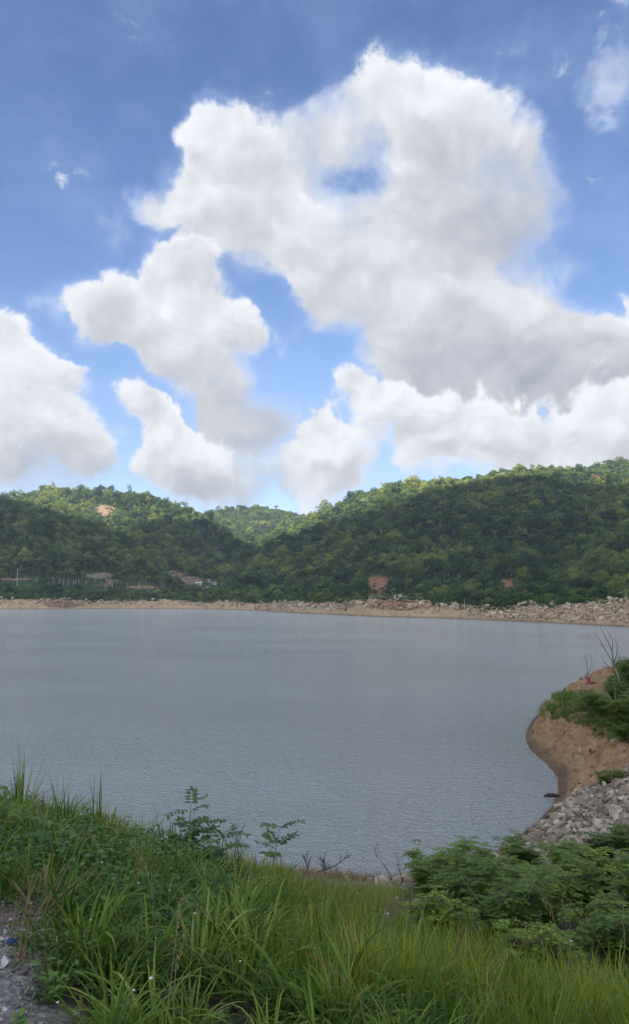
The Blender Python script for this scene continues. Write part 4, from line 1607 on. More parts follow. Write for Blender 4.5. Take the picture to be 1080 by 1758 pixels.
def far_rocks():
    rng = np.random.default_rng(31)
    n = 22000
    px = rng.uniform(-120, 1250, n)
    y0 = shore_depth(px)
    run = np.clip(y0 * 0.022, 5, 14)
    wide = px > 800
    J = np.where(wide, rng.uniform(0.03, 1, n) ** 1.0 * np.interp(px, [800, 870, 930, 1080], [8, 12, 18, 22]), rng.uniform(0.3, 1.1, n) * run)
    Y = y0 + J
    X = (px - CX) / F * Y / math.cos(PITCH)
    # thinner where the bank is bare earth
    dens = 0.5 + 1.4 * fbm(X, Y, 26, 3) + 0.35 * wide + 0.25 * (np.abs(px - 560) < 90)
    ok = rng.random(n) < np.clip(dens, 0.04, 1) * np.interp(Y, [200, 450, 800], [1.0, 0.6, 0.28]) * np.where((px > 632) & (px < 742) & (J > 0.45 * run), 0.15, 1.0)
    px, X, Y, J, y0 = (a[ok] for a in (px, X, Y, J, y0))
    n = len(px)
    Z = far_height(X, Y)
    s = np.clip(rng.lognormal(-0.30, 0.6, n), 0.22, 3.0) * np.interp(Y, [220, 450, 800], [1.0, 1.6, 2.2])
    qx, qy = px_of(X, Y, Z)
    big = np.argsort(-np.where((qx > 5) & (qx < 1075), s / Y, 0))[:70]
    isb = np.zeros(n, bool)
    isb[big] = True
    idx = rng.integers(0, 8, n)
    rot = rng.uniform(0, 6.28, (n, 3)) * np.array([0.12, 0.12, 1])
    sc = np.stack([s * rng.uniform(.8, 1.4, n), s, s * rng.uniform(.5, .95, n)], 1)
    pos = np.stack([X, Y, Z + 0.05 * s], 1)
    m = ~isb
    scatter('shore_rubble', pos[m], rot[m], sc[m], idx[m], ROCKS_FAR, 'pale broken rock strewn along the far shore bank', 'rubble')
    for i in big:
        o = link('boulder', ROCKS_FAR[idx[i]], None, None, pos[i])
        o.rotation_euler = rot[i]
        o.scale = sc[i]
        w = 'on the broad stony shore at right' if qx[i] > 800 else 'along the cliff foot of the point' if qx[i] > 470 else 'on the flat far left shore'
        tag(o, 'big pale boulder ' + w, 'boulder', 'boulders ' + w)


far_rocks()


# low growth on the far bank and in its clearings
def far_growth():
    rng = np.random.default_rng(41)
    n = 15000
    px = rng.uniform(-120, 1250, n)
    y0 = shore_depth(px)
    run = np.clip(y0 * 0.022, 5, 14)
    start = np.where(px > 740, np.interp(px, [740, 800, 870, 930, 1080], [3.5, 4, 7, 13, 17]), run * 0.85)
    J = start + rng.uniform(0, 1, n) ** 1.2 * np.where(px > 800, 14, 60)
    Y = y0 + J
    X = (px - CX) / F * Y / math.cos(PITCH)
    dens = 0.75 + 1.5 * fbm(X + 50, Y, 18, 3)
    Z = far_height(X, Y)
    qx, qy = px_of(X, Y, Z)
    inc = clear_at(qx, qy, 0.85)
    ok = (rng.random(n) < np.clip(dens, 0.1, 1)) & (~inc | (rng.random(n) < 0.22))
    X, Y, Z, px = X[ok], Y[ok], Z[ok], px[ok]
    n = len(X)
    s = rng.uniform(0.5, 1.25, n) * np.interp(Y, [220, 700], [0.6, 1.4])
    sc = np.stack([s * 1.2, s * 1.2, s * 0.8], 1)
    rot = np.stack([np.zeros(n), np.zeros(n), rng.uniform(0, 6.28, n)], 1)
    scatter('undergrowth', np.stack([X, Y, Z - 0.1], 1), rot, sc, rng.integers(0, 4, n), [p[2] for p in PROTO['shrub']], 'low green scrub along the top of the far bank', 'scrub')


far_growth()
# ------------------------------------------------------------------ the near bank: plants, stones, small things
def hit_near(px, py):
    r = ray(px, py)
    Y = np.arange(2.2, 80, 0.05)
    X = r[0] / r[1] * Y
    Zs = CAMH + r[2] / r[1] * Y
    H = near_height(X, Y)
    k = np.argmax(H > Zs)
    if H[k] <= Zs[k]:
        k = np.argmax(H - Zs)
    return np.array([X[k], Y[k], H[k]])


def ground_pt(x, y, dz=0.0):
    return np.array([x, y, float(near_height(np.array([x]), np.array([y]))[0]) + dz])


G_STOPS = [(0.0, (0.028, 0.062, 0.011)), (0.3, (0.070, 0.135, 0.019)), (0.58, (0.135, 0.215, 0.031)), (0.85, (0.25, 0.31, 0.058)), (1.0, (0.45, 0.42, 0.22))]
M_GRASS_DARK = leaf_mat('dark_grass', G_STOPS, rough=0.6, trans=0.30, per='both', spec=0.14)
M_GRASS_GOLD = leaf_mat('yellow_green_grass', [(0.0, (0.085, 0.13, 0.02)), (0.5, (0.19, 0.25, 0.034)), (0.85, (0.33, 0.37, 0.06)), (1.0, (0.44, 0.36, 0.14))], rough=0.6, trans=0.35, per='both', spec=0.14)
M_STRAW = leaf_mat('dry_straw', [(0.0, (0.13, 0.075, 0.035)), (0.5, (0.24, 0.16, 0.08)), (1.0, (0.38, 0.30, 0.19))], rough=0.7, trans=0.15, per='both')
M_WEED = leaf_mat('weed_leaves', [(0.0, (0.045, 0.10, 0.028)), (0.5, (0.09, 0.18, 0.042)), (1.0, (0.16, 0.26, 0.065))], rough=0.5, trans=0.28, per='both', spec=0.2)
M_FEATHER = leaf_mat('feather_leaves', [(0.0, (0.055, 0.105, 0.012)), (0.45, (0.12, 0.190, 0.020)), (0.8, (0.205, 0.280, 0.032)), (1.0, (0.36, 0.40, 0.06))], rough=0.55, trans=0.28, per='both', fine=0.5)
M_STALK = plain('green_stalk', (0.16, 0.18, 0.08), 0.6)
M_TWIG = plain('dark_twig', (0.055, 0.042, 0.032), 0.85)
M_FLOWER = plain('white_petals', (0.72, 0.72, 0.66), 0.6)


def blade(V, Fc, base, az, L, th0, curl, w, rng, seg=6, fold=False):
    b = len(V)
    p = np.array(base, float)
    th = th0
    side = np.array([-math.sin(az), math.cos(az), 0.0])
    tw = rng.uniform(-0.5, 0.5)
    for i in range(seg + 1):
        s = i / seg
        ww = w * (0.75 + 0.5 * s if s < 0.35 else (1 - ((s - 0.35) / 0.65) ** 1.7) * 0.93 + 0.02) * 0.5
        d = np.array([math.cos(az) * math.sin(th), math.sin(az) * math.sin(th), math.cos(th)])
        nn = np.cross(side, d)
        sd = side * math.cos(tw * s) + nn * math.sin(tw * s)
        V.append(p - sd * ww)
        V.append(p + sd * ww)
        p = p + d * L / seg
        th += curl * (0.5 + s) / seg
    for i in range(seg):
        a = b + 2 * i
        Fc.append((a, a + 1, a + 3))
        Fc.append((a, a + 3, a + 2))


def tuft(name, seed, n, L, th, curl, w, spread, mt):
    rng = np.random.default_rng(seed)
    V, Fc = [], []
    for i in range(n):
        az = rng.uniform(0, 6.283)
        r = spread * math.sqrt(rng.random())
        l = rng.uniform(*L)
        blade(V, Fc, (r * math.cos(az), r * math.sin(az), -0.03), az + rng.normal(0, 0.5), l, abs(rng.normal(th * 0.5, th * 0.5)), rng.uniform(*curl), rng.uniform(*w), rng)
    me = mesh(name, V, np.array(Fc))
    me.materials.append(mt)
    return me


TUFTS = {
    'arch': [tuft('arching_tuft', 300 + i, 34, (0.22, 0.50), 0.7, (1.0, 3.0), (0.008, 0.017), 0.07, M_GRASS_DARK) for i in range(5)],
    'up': [tuft('upright_tuft', 320 + i, 42, (0.20, 0.42), 0.42, (0.1, 1.4), (0.005, 0.010), 0.08, M_GRASS_GOLD) for i in range(4)],
    'fine': [tuft('fine_tuft', 340 + i, 36, (0.14, 0.32), 0.7, (0.3, 1.6), (0.004, 0.008), 0.09, M_GRASS_DARK) for i in range(4)],
    'tall': [tuft('tall_tuft', 360 + i, 18, (0.30, 0.62), 0.26, (0.0, 0.7), (0.007, 0.012), 0.07, M_GRASS_DARK) for i in range(3)],
    'dry': [tuft('dry_tuft', 380 + i, 34, (0.10, 0.30), 0.9, (0.3, 1.8), (0.003, 0.006), 0.09, M_STRAW) for i in range(3)],
}


def leaf_shape(V, Fc, p, d, up, L, w):
    """an oval leaf of six triangles from p along d"""
    d = d / (np.linalg.norm(d) + 1e-9)
    s = np.cross(d, up)
    s /= np.linalg.norm(s) + 1e-9
    n = np.cross(s, d)
    b = len(V)
    V += [p, p + d * L * .3 - s * w * .45 + n * L * .05, p + d * L * .3 + s * w * .45 + n * L * .05, p + d * L * .65 - s * w * .42 + n * L * .03, p + d * L * .65 + s * w * .42 + n * L * .03, p + d * L - n * L * .08]
    Fc += [(b, b + 2, b + 1), (b + 1, b + 2, b + 4), (b + 1, b + 4, b + 3), (b + 3, b + 4, b + 5)]


def weed(seed, n, H, L):
    rng = np.random.default_rng(seed)
    V, Fc = [], []
    for st in range(5):
        a0 = rng.uniform(0, 6.28)
        lean = rng.uniform(0.1, 0.9)
        h = H * rng.uniform(.5, 1)
        for k in range(n):
            s = (k + 1) / n
            p = np.array([math.cos(a0) * lean * h * s, math.sin(a0) * lean * h * s, h * s])
            az = k * 2.4 + a0
            leaf_shape(V, Fc, p, np.array([math.cos(az), math.sin(az), rng.uniform(-.1, .6)]), np.array([0, 0, 1.0]), L * rng.uniform(.6, 1.2), L * rng.uniform(.45, .7))
    me = mesh('weed', V, np.array(Fc))
    me.materials.append(M_WEED)
    return me


WEEDS = [weed(400 + i, 7, 0.20, 0.055) for i in range(3)] + [weed(410 + i, 6, 0.14, 0.035) for i in range(2)]


def field(n, x0, x1, y0, y1, rng):
    X = rng.uniform(x0, x1, n)
    Y = rng.uniform(y0, y1, n)
    Z = near_height(X, Y)
    qx, qy = px_of(X, Y, Z)
    return X, Y, Z, qx, qy


def put(name, X, Y, Z, idx, s, meshes, label, cat, rng, tilt=0.12, lean=None):
    n = len(X)
    rot = np.stack([rng.normal(0, tilt, n), rng.normal(0, tilt, n), rng.uniform(0, 6.28, n)], 1)
    return scatter(name, np.stack([X, Y, Z], 1), rot, np.repeat(s[:, None], 3, 1), idx, meshes, label, cat)


def grass():
    rng = np.random.default_rng(50)
    X, Y, Z, qx, qy = field(6900, -8.5, 7.5, 2.0, 9.0, rng)
    n = len(X)
    g = grass_mask(X, Y)
    nz = fbm(X, Y, 0.8, 3)
    nz2 = fbm(X + 30, Y, 1.7, 2)
    ok = (rng.random(n) < g * np.clip(0.58 + 1.5 * nz, 0.10, 1))
    X, Y, Z, qx, qy, nz, nz2 = (a[ok] for a in (X, Y, Z, qx, qy, nz, nz2))
    n = len(X)
    u = rng.random(n)
    # which kind where
    gold = np.clip(sstep(qx, 380, 520) * (1 - sstep(qy, 1700, 1800)) * 0.9 + sstep(qx, 740, 860) * 0.75 + 0.5 * nz2, 0, 0.95)
    left = (1 - sstep(qx, 330, 470)) * (1 - sstep(qy, 1560, 1640))
    kind = np.where(u < gold, 1, 0)
    kind = np.where((rng.random(n) < left * 0.75), 2, kind)
    crest_y = np.interp(qx, [-300, 0, 300, 520], [8.4, 8.1, 7.2, 6.8])
    kind = np.where((Y > crest_y - 0.9) & (qx < 420) & (rng.random(n) < 0.12 + 0.7 * np.clip(nz2, 0, .5)), 3, kind)
    base = {0: (0, 5), 1: (5, 4), 2: (9, 4), 3: (13, 3)}
    idx = np.array([base[int(k)][0] + rng.integers(base[int(k)][1]) for k in kind])
    s = rng.uniform(0.6, 1.12, n)
    s = s * np.where(Y < 3.2, 0.8, 1.0) * np.where(rng.random(n) < 0.05, 1.25, 1.0)
    keep = np.hypot(X, Y) > 2.2
    meshes = TUFTS['arch'] + TUFTS['up'] + TUFTS['fine'] + TUFTS['tall']
    put('grass', X[keep], Y[keep], Z[keep], idx[keep], s[keep], meshes, 'long green grass over the near bank, arching and tufted', 'grass', rng)
    print('GRASS', keep.sum())
    # broad-leaved weeds among it
    X, Y, Z, qx, qy = field(8000, -8.5, 7.5, 2.0, 9.4, rng)
    g = grass_mask(X, Y)
    left = 1 - sstep(qx, 300, 480)
    edge = np.exp(-((qx - 110) / 90) ** 2) * sstep(qy, 1600, 1660)
    ok = rng.random(len(X)) < np.maximum(g * (0.24 + 0.6 * left), edge * 0.55)
    X, Y, Z = X[ok], Y[ok], Z[ok]
    n = len(X)
    put('weeds', X, Y, Z, rng.integers(0, 5, n), rng.uniform(0.6, 1.35, n) * np.interp(Y, [3, 5.5], [0.55, 1.0]), WEEDS, 'small broad-leaved weeds low among the grass at left', 'weeds', rng, 0.25)
    # straw: at the gravel's rim, by the crest at left, and along the water's edge
    X, Y, Z, qx, qy = field(16000, -8.5, 9, 2.0, 21, rng)
    e = edge_dist(X, Y)
    a = np.exp(-((qx - 45) / 45) ** 2 - ((qy - 1650) / 45) ** 2) * 0.7 + np.exp(-((qx - 140) / 60) ** 2 - ((qy - 1415) / 22) ** 2) * 0.8
    a = a + (np.abs(e - 1.7) < 1.3) * (Y > 12) * 0.35 * (qx < 720) + (Y > 7.5) * (Y < 19) * (qx < 700) * 0.12
    ok = rng.random(len(X)) < a
    X, Y, Z = X[ok], Y[ok], Z[ok]
    n = len(X)
    put('dry_grass', X, Y, Z, rng.integers(0, 3, n), rng.uniform(0.6, 1.3, n), TUFTS['dry'], 'brown dry grass and litter at the gravel and the water edge', 'dry grass', rng, 0.3)
    # sparser rough growth down the slope to the water
    X, Y, Z, qx, qy = field(6000, -16, 9, 7.5, 21, rng)
    e = edge_dist(X, Y)
    ok = (rng.random(len(X)) < 0.40 * sstep(e, 0.9, 2.5) * (1 - bush_mask(X, Y))) & (qx < 760) & ~((qx > 380) & (e < 5.0))
    X, Y, Z = X[ok], Y[ok], Z[ok]
    n = len(X)
    put('slope_grass', X, Y, Z, rng.integers(0, 8, n), rng.uniform(0.7, 1.2, n), TUFTS['up'] + TUFTS['fine'], 'rough grass on the slope between the crest and the lake', 'grass', rng)


grass()


def flowers():
    rng = np.random.default_rng(60)
    V, Fc = [], []
    mb = MB()
    mb.tube([(0, 0, 0), (0.02, 0.01, 0.18), (0.03, 0.02, 0.36)], [0.0016, 0.0013, 0.001], 4)
    for k in range(7):
        a = k * 0.9
        mb.add([(0.03, 0.02, 0.36), (0.03 + 0.006 * math.cos(a), 0.02 + 0.006 * math.sin(a), 0.364), (0.03 + 0.006 * math.cos(a + .7), 0.02 + 0.006 * math.sin(a + .7), 0.363)], [(0, 1, 2)])
    me = mesh('flower', mb.v, mb.f)
    me.materials.append(M_STALK)
    me.materials.append(M_FLOWER)
    nf = len(me.polygons)
    me.polygons.foreach_set('material_index', [0] * (nf - 7) + [1] * 7)
    X, Y, Z, qx, qy = field(420, -7, 4, 2.3, 8.0, rng)
    ok = (rng.random(len(X)) < grass_mask(X, Y) * (0.15 + 0.5 * (qx < 420)))
    X, Y, Z = X[ok], Y[ok], Z[ok]
    put('wildflowers', X, Y, Z, np.zeros(len(X), int), rng.uniform(0.7, 1.15, len(X)), [me], 'tiny white flower heads on thin stalks in the grass', 'flowers', rng, 0.2)


def seed_stalks():
    rng = np.random.default_rng(66)
    meshes = []
    for k in range(3):
        mb = MB()
        h, l = 0.50 + 0.1 * k, 0.06 + 0.05 * k
        pts = [(0, 0, 0), (l * .3, 0, h * .5), (l, 0, h * .85), (l * 1.8, 0.01, h)]
        mb.tube(pts, [0.0022, 0.0018, 0.0014, 0.0008], 4)
        for j in range(16):
            s = j / 16
            z = h * (0.72 + 0.28 * s)
            x = l * (0.75 + 1.05 * s)
            a = j * 2.4
            mb.add([(x, 0, z), (x + .010 * math.cos(a), .010 * math.sin(a), z + .012), (x + .004 * math.cos(a + 1), .004 * math.sin(a + 1), z + .022)], [(0, 1, 2)])
        me = mesh('seed_stalk', mb.v, mb.f)
        me.materials.append(M_STRAW)
        meshes.append(me)
    X, Y, Z, qx, qy = field(420, -6, 6, 2.6, 6.0, rng)
    ok = rng.random(len(X)) < grass_mask(X, Y) * 0.55
    X, Y, Z = X[ok], Y[ok], Z[ok]
    put('seed_stalks', X, Y, Z, rng.integers(0, 3, len(X)), rng.uniform(0.5, 0.9, len(X)), meshes, 'thin straw-coloured seed stalks among the green grass', 'grass', rng, 0.25)


flowers()
seed_stalks()


# feathery shrubs at the right ------------------------------------------
def feather_leaf(V, Fc, p, d, L, rng, pairs=6, pl=0.38, pw=0.155):
    """a twice-pinnate leaf: slender side fronds in pairs along a drooping rib"""
    d = d / np.linalg.norm(d)
    side = np.cross(d, np.array([0, 0, 1.0]))
    side /= np.linalg.norm(side) + 1e-9
    for k in range(pairs + 1):
        s = (k + 0.8) / (pairs + 1)
        q = p + d * L * s - np.array([0, 0, 0.35 * L * s * s])
        for sg in ((-1, 1) if k < pairs else (0,)):
            fd = side * sg * 0.9 + d * (0.55 if sg else 1.0) + np.array([0, 0, rng.uniform(-.25, .05)])
            fd /= np.linalg.norm(fd)
            l = L * pl * (1.1 - abs(s - 0.45)) * rng.uniform(.85, 1.15)
            w = L * pw
            up = np.cross(fd, side if not sg else d)
            cr = np.cross(fd, np.array([0, 0, 1.0]))
            cr /= np.linalg.norm(cr) + 1e-9
            b = len(V)
            V += [q, q + fd * l * .5 - cr * w * .5, q + fd * l * .5 + cr * w * .5, q + fd * l - np.array([0, 0, l * .15])]
            Fc += [(b, b + 2, b + 1), (b + 1, b + 2, b + 3)]


def feather_shrub(seed, H=1.0, stems=8, per=15):
    rng = np.random.default_rng(seed)
    V, Fc = [], []
    st = MB()
    for i in range(stems):
        az = rng.uniform(0, 6.28)
        out = rng.uniform(0.15, 0.75) * H
        h = H * rng.uniform(0.6, 1.05)
        pts = [np.array([0, 0, -0.1]), np.array([out * .3 * math.cos(az), out * .3 * math.sin(az), h * .5]), np.array([out * math.cos(az), out * math.sin(az), h])]
        st.tube(pts, [0.012, 0.008, 0.003], 4)
        for k in range(per):
            s = rng.uniform(0.15, 1.0)
            p = pts[1] * (1 - abs(s - .5) * 2) + (pts[2] if s > .5 else pts[0]) * abs(s - .5) * 2
            a = rng.uniform(0, 6.28)
            d = np.array([math.cos(a), math.sin(a), rng.uniform(-.05, .7)])
            feather_leaf(V, Fc, p, d, rng.uniform(0.22, 0.38), rng)
    fm = mesh('foliage', V, np.array(Fc))
    fm.materials.append(M_FEATHER)
    sm = mesh('stems', st.v, st.f)
    sm.materials.append(M_STALK)
    return fm, sm


SHRUBS = [feather_shrub(500 + i, 1.0, 11, 22) for i in range(5)]


def shrub(x, y, s, label, grp=None, k=0, rz=0.0, dz=0.0):
    t = empty('feathery_shrub', ground_pt(x, y, dz), rz)
    t.scale = (s, s, s * 0.86)
    fm, sm = SHRUBS[k % len(SHRUBS)]
    link('foliage', fm, None, t)
    link('stems', sm, None, t)
    tag(t, label, 'shrub', grp)
    return t


def shrubs():
    rng = np.random.default_rng(70)
    pts = []
    tries = 0
    while len(pts) < 80 and tries < 60000:
        tries += 1
        x, y = rng.uniform(0.8, 13.0), rng.uniform(5.6, 17.0)
        b = float(bush_mask(np.array([x]), np.array([y]))[0])
        if b < 0.5:
            continue
        q0, _q = px_of(x, y, 1.5)
        if q0 < 900 and y > 12.5 and rng.random() < 0.72:
            continue
        if all((x - a) ** 2 + (y - c) ** 2 > (0.62 + 0.02 * y) ** 2 for a, c, _ in pts):
            pts.append((x, y, rng.uniform(0.62, 0.98) * np.interp(y, [6, 9, 17], [0.62, 0.9, 1.05])))
    for i, (x, y, s) in enumerate(pts):
        gp = ground_pt(x, y)
        qx, qy = px_of(gp[0], gp[1], gp[2] + 0.5 * s)
        if qx > 1180:
            w = 'beyond the right end of the thicket'
        elif y > 14:
            w = 'at the back of the thicket against the riprap' if qx > 860 else 'at the lake end of the thicket'
        elif y > 9.5:
            w = 'in the middle of the thicket' if qx > 860 else 'in the middle of the thicket, on its lake side'
        else:
            w = 'at the front of the thicket behind the tall grass'
        shrub(x, y, s, 'feathery green shrub ' + w, 'feathery shrubs ' + w, i, rng.uniform(0, 6.28))


shrubs()


# riprap -----------------------------------------------------------------
ROCKS_NEAR = [rock_mesh('riprap_stone', 200 + i, M_RIPRAP, 0.62, 15, True) for i in range(10)]
RIP_POLY = [(862, 1462), (905, 1428), (945, 1404), (968, 1375), (1010, 1350), (1080, 1318), (1300, 1240), (1300, 1470), (1080, 1470), (1000, 1480), (930, 1500), (860, 1520), (770, 1545), (640, 1560), (560, 1520), (640, 1508), (760, 1496)]


def in_poly(qx, qy, poly):
    inside = np.zeros(np.shape(qx), bool)
    n = len(poly)
    for i in range(n):
        x1, y1 = poly[i]
        x2, y2 = poly[(i + 1) % n]
        inside ^= ((y1 > qy) != (y2 > qy)) & (qx < (x2 - x1) * (qy - y1) / (y2 - y1 + 1e-12) + x1)
    return inside


def riprap():
    rng = np.random.default_rng(80)
    X, Y, Z, qx, qy = field(26000, 0, 20, 12.5, 29, rng)
    e = edge_dist(X, Y)
    sp = 1.0 - 0.85 * sstep(-(qx - 800), 0, 60)
    ok = in_poly(qx, qy, RIP_POLY) & (e > 0.15) & (rng.random(len(X)) < sp * 0.72)
    X, Y, Z, qx, qy = (a[ok] for a in (X, Y, Z, qx, qy))
    n = len(X)
    s = np.clip(rng.lognormal(-1.85, 0.50, n), 0.08, 0.62)
    rot = np.stack([rng.normal(0, .45, n), rng.normal(0, .45, n), rng.uniform(0, 6.28, n)], 1)
    sc = np.stack([s * rng.uniform(1, 1.5, n), s, s * rng.uniform(.55, 1, n)], 1)
    pos = np.stack([X, Y, Z + s * 0.12], 1)
    idx = rng.integers(0, 10, n)
    hid = (bush_mask(X, Y) > 0.5) & (qx > 900)
    score = np.where((qx < 1085) & ~hid, s / Y, 0)
    big = np.argsort(-score)[:290]
    isb = np.zeros(n, bool)
    isb[big] = True
    scatter('riprap_rubble', pos[~isb], rot[~isb], sc[~isb], idx[~isb], ROCKS_NEAR, 'small broken grey stones filling the riprap slope', 'rubble')
    for i in big:
        o = link('riprap_stone', ROCKS_NEAR[idx[i]], None, None, pos[i])
        o.rotation_euler = rot[i]
        o.scale = sc[i]
        w = ('on the upper riprap by the right edge' if qx[i] > 1010 and qy[i] < 1400 else 'low on the riprap beside the shrubs' if qx[i] > 900 and qy[i] >= 1415
             else 'in the middle of the riprap slope' if qx[i] > 900 else 'near the lake below the riprap')
        z_ = 'large' if s[i] > 0.42 else 'fist-edged grey' if s[i] < 0.3 else 'middling grey'
        z_ = 'large grey' if s[i] > 0.36 else 'small grey' if s[i] < 0.26 else 'medium grey'
        tag(o, '%s angular stone %s' % (z_, w), 'stone', '%s stones %s' % (z_, w))
    print('RIPRAP', n)


riprap()


def lone_rock(px, py, w, label, k=0, tint=None, flat=1.0, rz=0.0):
    p = hit_near(px, py)
    o = link('boulder', ROCKS_NEAR[k].copy(), None, None, p + np.array([0, 0, 0.18 * w]))
    if tint:
        o.data.materials.clear()
        o.data.materials.append(tint)
    o.scale = (w * 1.25, w * 1.2, w * 1.1 * flat)
    o.rotation_euler = (0.1, -0.15, rz)
    tag(o, label, 'boulder')


M_TANROCK = rock_mat('tan_rock', [(0.0, (0.34, 0.26, 0.19)), (1.0, (0.46, 0.36, 0.27))], 4.0)
lone_rock(633, 1504, 0.80, 'big tan boulder at the water edge in the middle', 3, M_TANROCK, 1.0, 0.4)
lone_rock(405, 1503, 0.62, 'flat pale stone at the water below the leafy sapling', 1, M_TANROCK, 0.6, 1.0)
lone_rock(655, 1522, 0.50, 'grey stone tucked below the big tan boulder', 5, None, 0.8, 2.0)
lone_rock(690, 1512, 0.45, 'pale stone between the tan boulder and the shrubs', 7, None, 0.8, 0.3)
lone_rock(595, 1506, 0.35, 'small brown stone just left of the big tan boulder', 2, M_TANROCK, 0.8, 1.3)
lone_rock(122, 1622, 0.16, 'flat grey stone showing through weeds by the gravel', 4, None, 0.5, 0.2)


# dead branches at the water's edge ---------------------------------------
def branch(px, py, L, az, lift, label, seed, grp='dead branches at the water edge', name='dead_branch', mt=None, thick=0.018, forks=4):
    rng = random.Random(seed)
    p = hit_near(px, py)
    t = empty(name, p)
    mb = MB()
    d = Vector((math.cos(az) * math.cos(lift), math.sin(az) * math.cos(lift), math.sin(lift)))
    pts, q = [], Vector((0, 0, 0.03))
    dd = d.copy()
    for i in range(6):
        pts.append(tuple(q))
        q = q + dd * L / 5
        dd = (dd + Vector((rng.uniform(-.25, .25), rng.uniform(-.25, .25), rng.uniform(-.12, .18)))).normalized()
    mb.tube(pts, [thick * (1 - i * 0.16) for i in range(6)], 5)
    mb.build('limb', mt or M_TWIG, t)
    tw = MB()
    for k in range(forks):
        i = rng.randint(1, 5)
        b = Vector(pts[i])
        e = (d + Vector((rng.uniform(-.9, .9), rng.uniform(-.9, .9), rng.uniform(0, .9)))).normalized() * L * rng.uniform(.2, .5)
        m_ = b + e * .5 + Vector((rng.uniform(-.04, .04), 0, rng.uniform(0, .06)))
        tw.tube([b, m_, b + e], [thick * .45, thick * .3, thick * .12], 4)
        e2 = (e.normalized() + Vector((rng.uniform(-.7, .7), rng.uniform(-.7, .7), rng.uniform(-.1, .6)))).normalized() * L * .18
        tw.tube([m_, m_ + e2], [thick * .25, thick * .08], 4)
    tw.build('twigs', mt or M_TWIG, t)
    tag(t, label, 'branch', grp)


for i, (px, py, L, az, lf, lab) in enumerate([
    (545, 1500, 1.1, 0.3, 0.3, 'dark dead branch left of the driftwood tangle'), (570, 1500, 1.3, 2.6, 0.35, 'long crooked dead branch leaning left over the tangle'),
    (580, 1498, 1.0, 0.9, 0.7, 'upright forked dead branch in the driftwood tangle'), (598, 1500, 1.2, 3.0, 0.2, 'low dead branch lying toward the tan boulder'),
    (610, 1502, 0.9, 0.2, 0.25, 'short dead branch touching the tan boulder'), (560, 1505, 1.0, 1.8, 0.5, 'thin black branch poking up from the tangle'),
    (528, 1502, 0.8, 1.5, 1.0, 'short black stump-like branch standing at the water'), (622, 1482, 0.9, 1.2, 0.3, 'twiggy branch lying behind the tan boulder'),
]):
    branch(px, py, L * 0.62, az, lf * 0.7, lab, 900 + i, None, thick=0.020, forks=11)
for i, (px, py, L, lab) in enumerate([
    (410, 1505, 0.9, 'thin bare stem with a fork below the leafy saplings'), (345, 1480, 1.0, 'thin bare stem left of the forked one'),
    (672, 1515, 0.9, 'thin dark stem standing right of the tan boulder'), (690, 1522, 0.8, 'slender leaning stem at the lake edge near shrubs'),
    (755, 1500, 0.9, 'bare stem sticking up at the lake end of the shrubs'), (805, 1462, 1.1, 'dry stem rising against the lake above the shrubs'),
]):
    branch(px, py, L, 1.6 + i, 1.25, lab, 950 + i, None, 'bare_twig', None, 0.010, 4)


# saplings with big pinnate leaves ----------------------------------------
def pinnate_leaf(p, d, L, rng, pairs=6):
    V, Fc = [], []
    d = d / np.linalg.norm(d)
    side = np.cross(d, np.array([0, 0, 1.0]))
    side /= np.linalg.norm(side) + 1e-9
    for k in range(pairs):
        s = (k + 1) / pairs
        q = p + d * L * s - np.array([0, 0, 0.25 * L * s * s])
        for sg in (-1, 1):
            leaf_shape(V, Fc, q, side * sg + d * 0.45 + np.array([0, 0, rng.uniform(-.5, .1)]), np.array([0.4, -0.5, 1.0]), L * 0.34 * rng.uniform(.85, 1.1), L * 0.15)
    leaf_shape(V, Fc, p + d * L - np.array([0, 0, 0.25 * L]), d, np.array([0, 0, 1.0]), L * .28, L * .14)
    me = mesh('leaf', V, np.array(Fc))
    me.materials.append(M_LEAFY)
    return me


M_LEAFY = leaf_mat('sapling_leaves', [(0.0, (0.045, 0.095, 0.030)), (0.6, (0.085, 0.150, 0.045)), (1.0, (0.14, 0.21, 0.07))], rough=0.5, trans=0.3, per='both', spec=0.4)


def sapling(px, Y, pytop, lean, label, seed, leaves=9, L=0.20):
    rng = np.random.default_rng(seed)
    top = at(px + lean, pytop, Y)
    base = at(px, pytop + 40, Y)
    g = ground_pt(base[0], Y, -0.05)
    t = empty('leafy_sapling', g)
    h = top[2] - g[2]
    lx = top[0] - g[0]
    st = MB()
    pts = [np.array([0, 0, 0]), np.array([lx * .3, 0, h * .5]), np.array([lx, 0, h])]
    st.tube(pts, [0.009, 0.007, 0.003], 5)
    st.build('stem', M_STALK, t)
    for k in range(leaves):
        s = rng.uniform(0.45, 1.0) if k else 1.0
        p = pts[0] * 0 + (pts[1] * (1 - abs(s - .5) * 2) + (pts[2] if s > .5 else pts[0]) * abs(s - .5) * 2)
        a = k * 2.4 + rng.uniform(-.3, .3)
        link('leaf', pinnate_leaf(p, np.array([math.cos(a), math.sin(a) * .7, rng.uniform(.1, .8)]), L * rng.uniform(.8, 1.15), rng), None, t)
    tag(t, label, 'sapling')


sapling(322, 7.6, 1380, 6, 'tallest leafy sapling dark against the lake at left centre', 1, 14, 0.20)
sapling(352, 7.4, 1412, -4, 'leafy sapling just right of the tallest one', 2, 12, 0.18)
sapling(375, 7.2, 1432, 10, 'low drooping leafy sapling, rightmost of the dark three', 3, 10, 0.19)
sapling(465, 9.5, 1420, 16, 'light green leafy sapling alone above the water edge', 4, 10, 0.24)


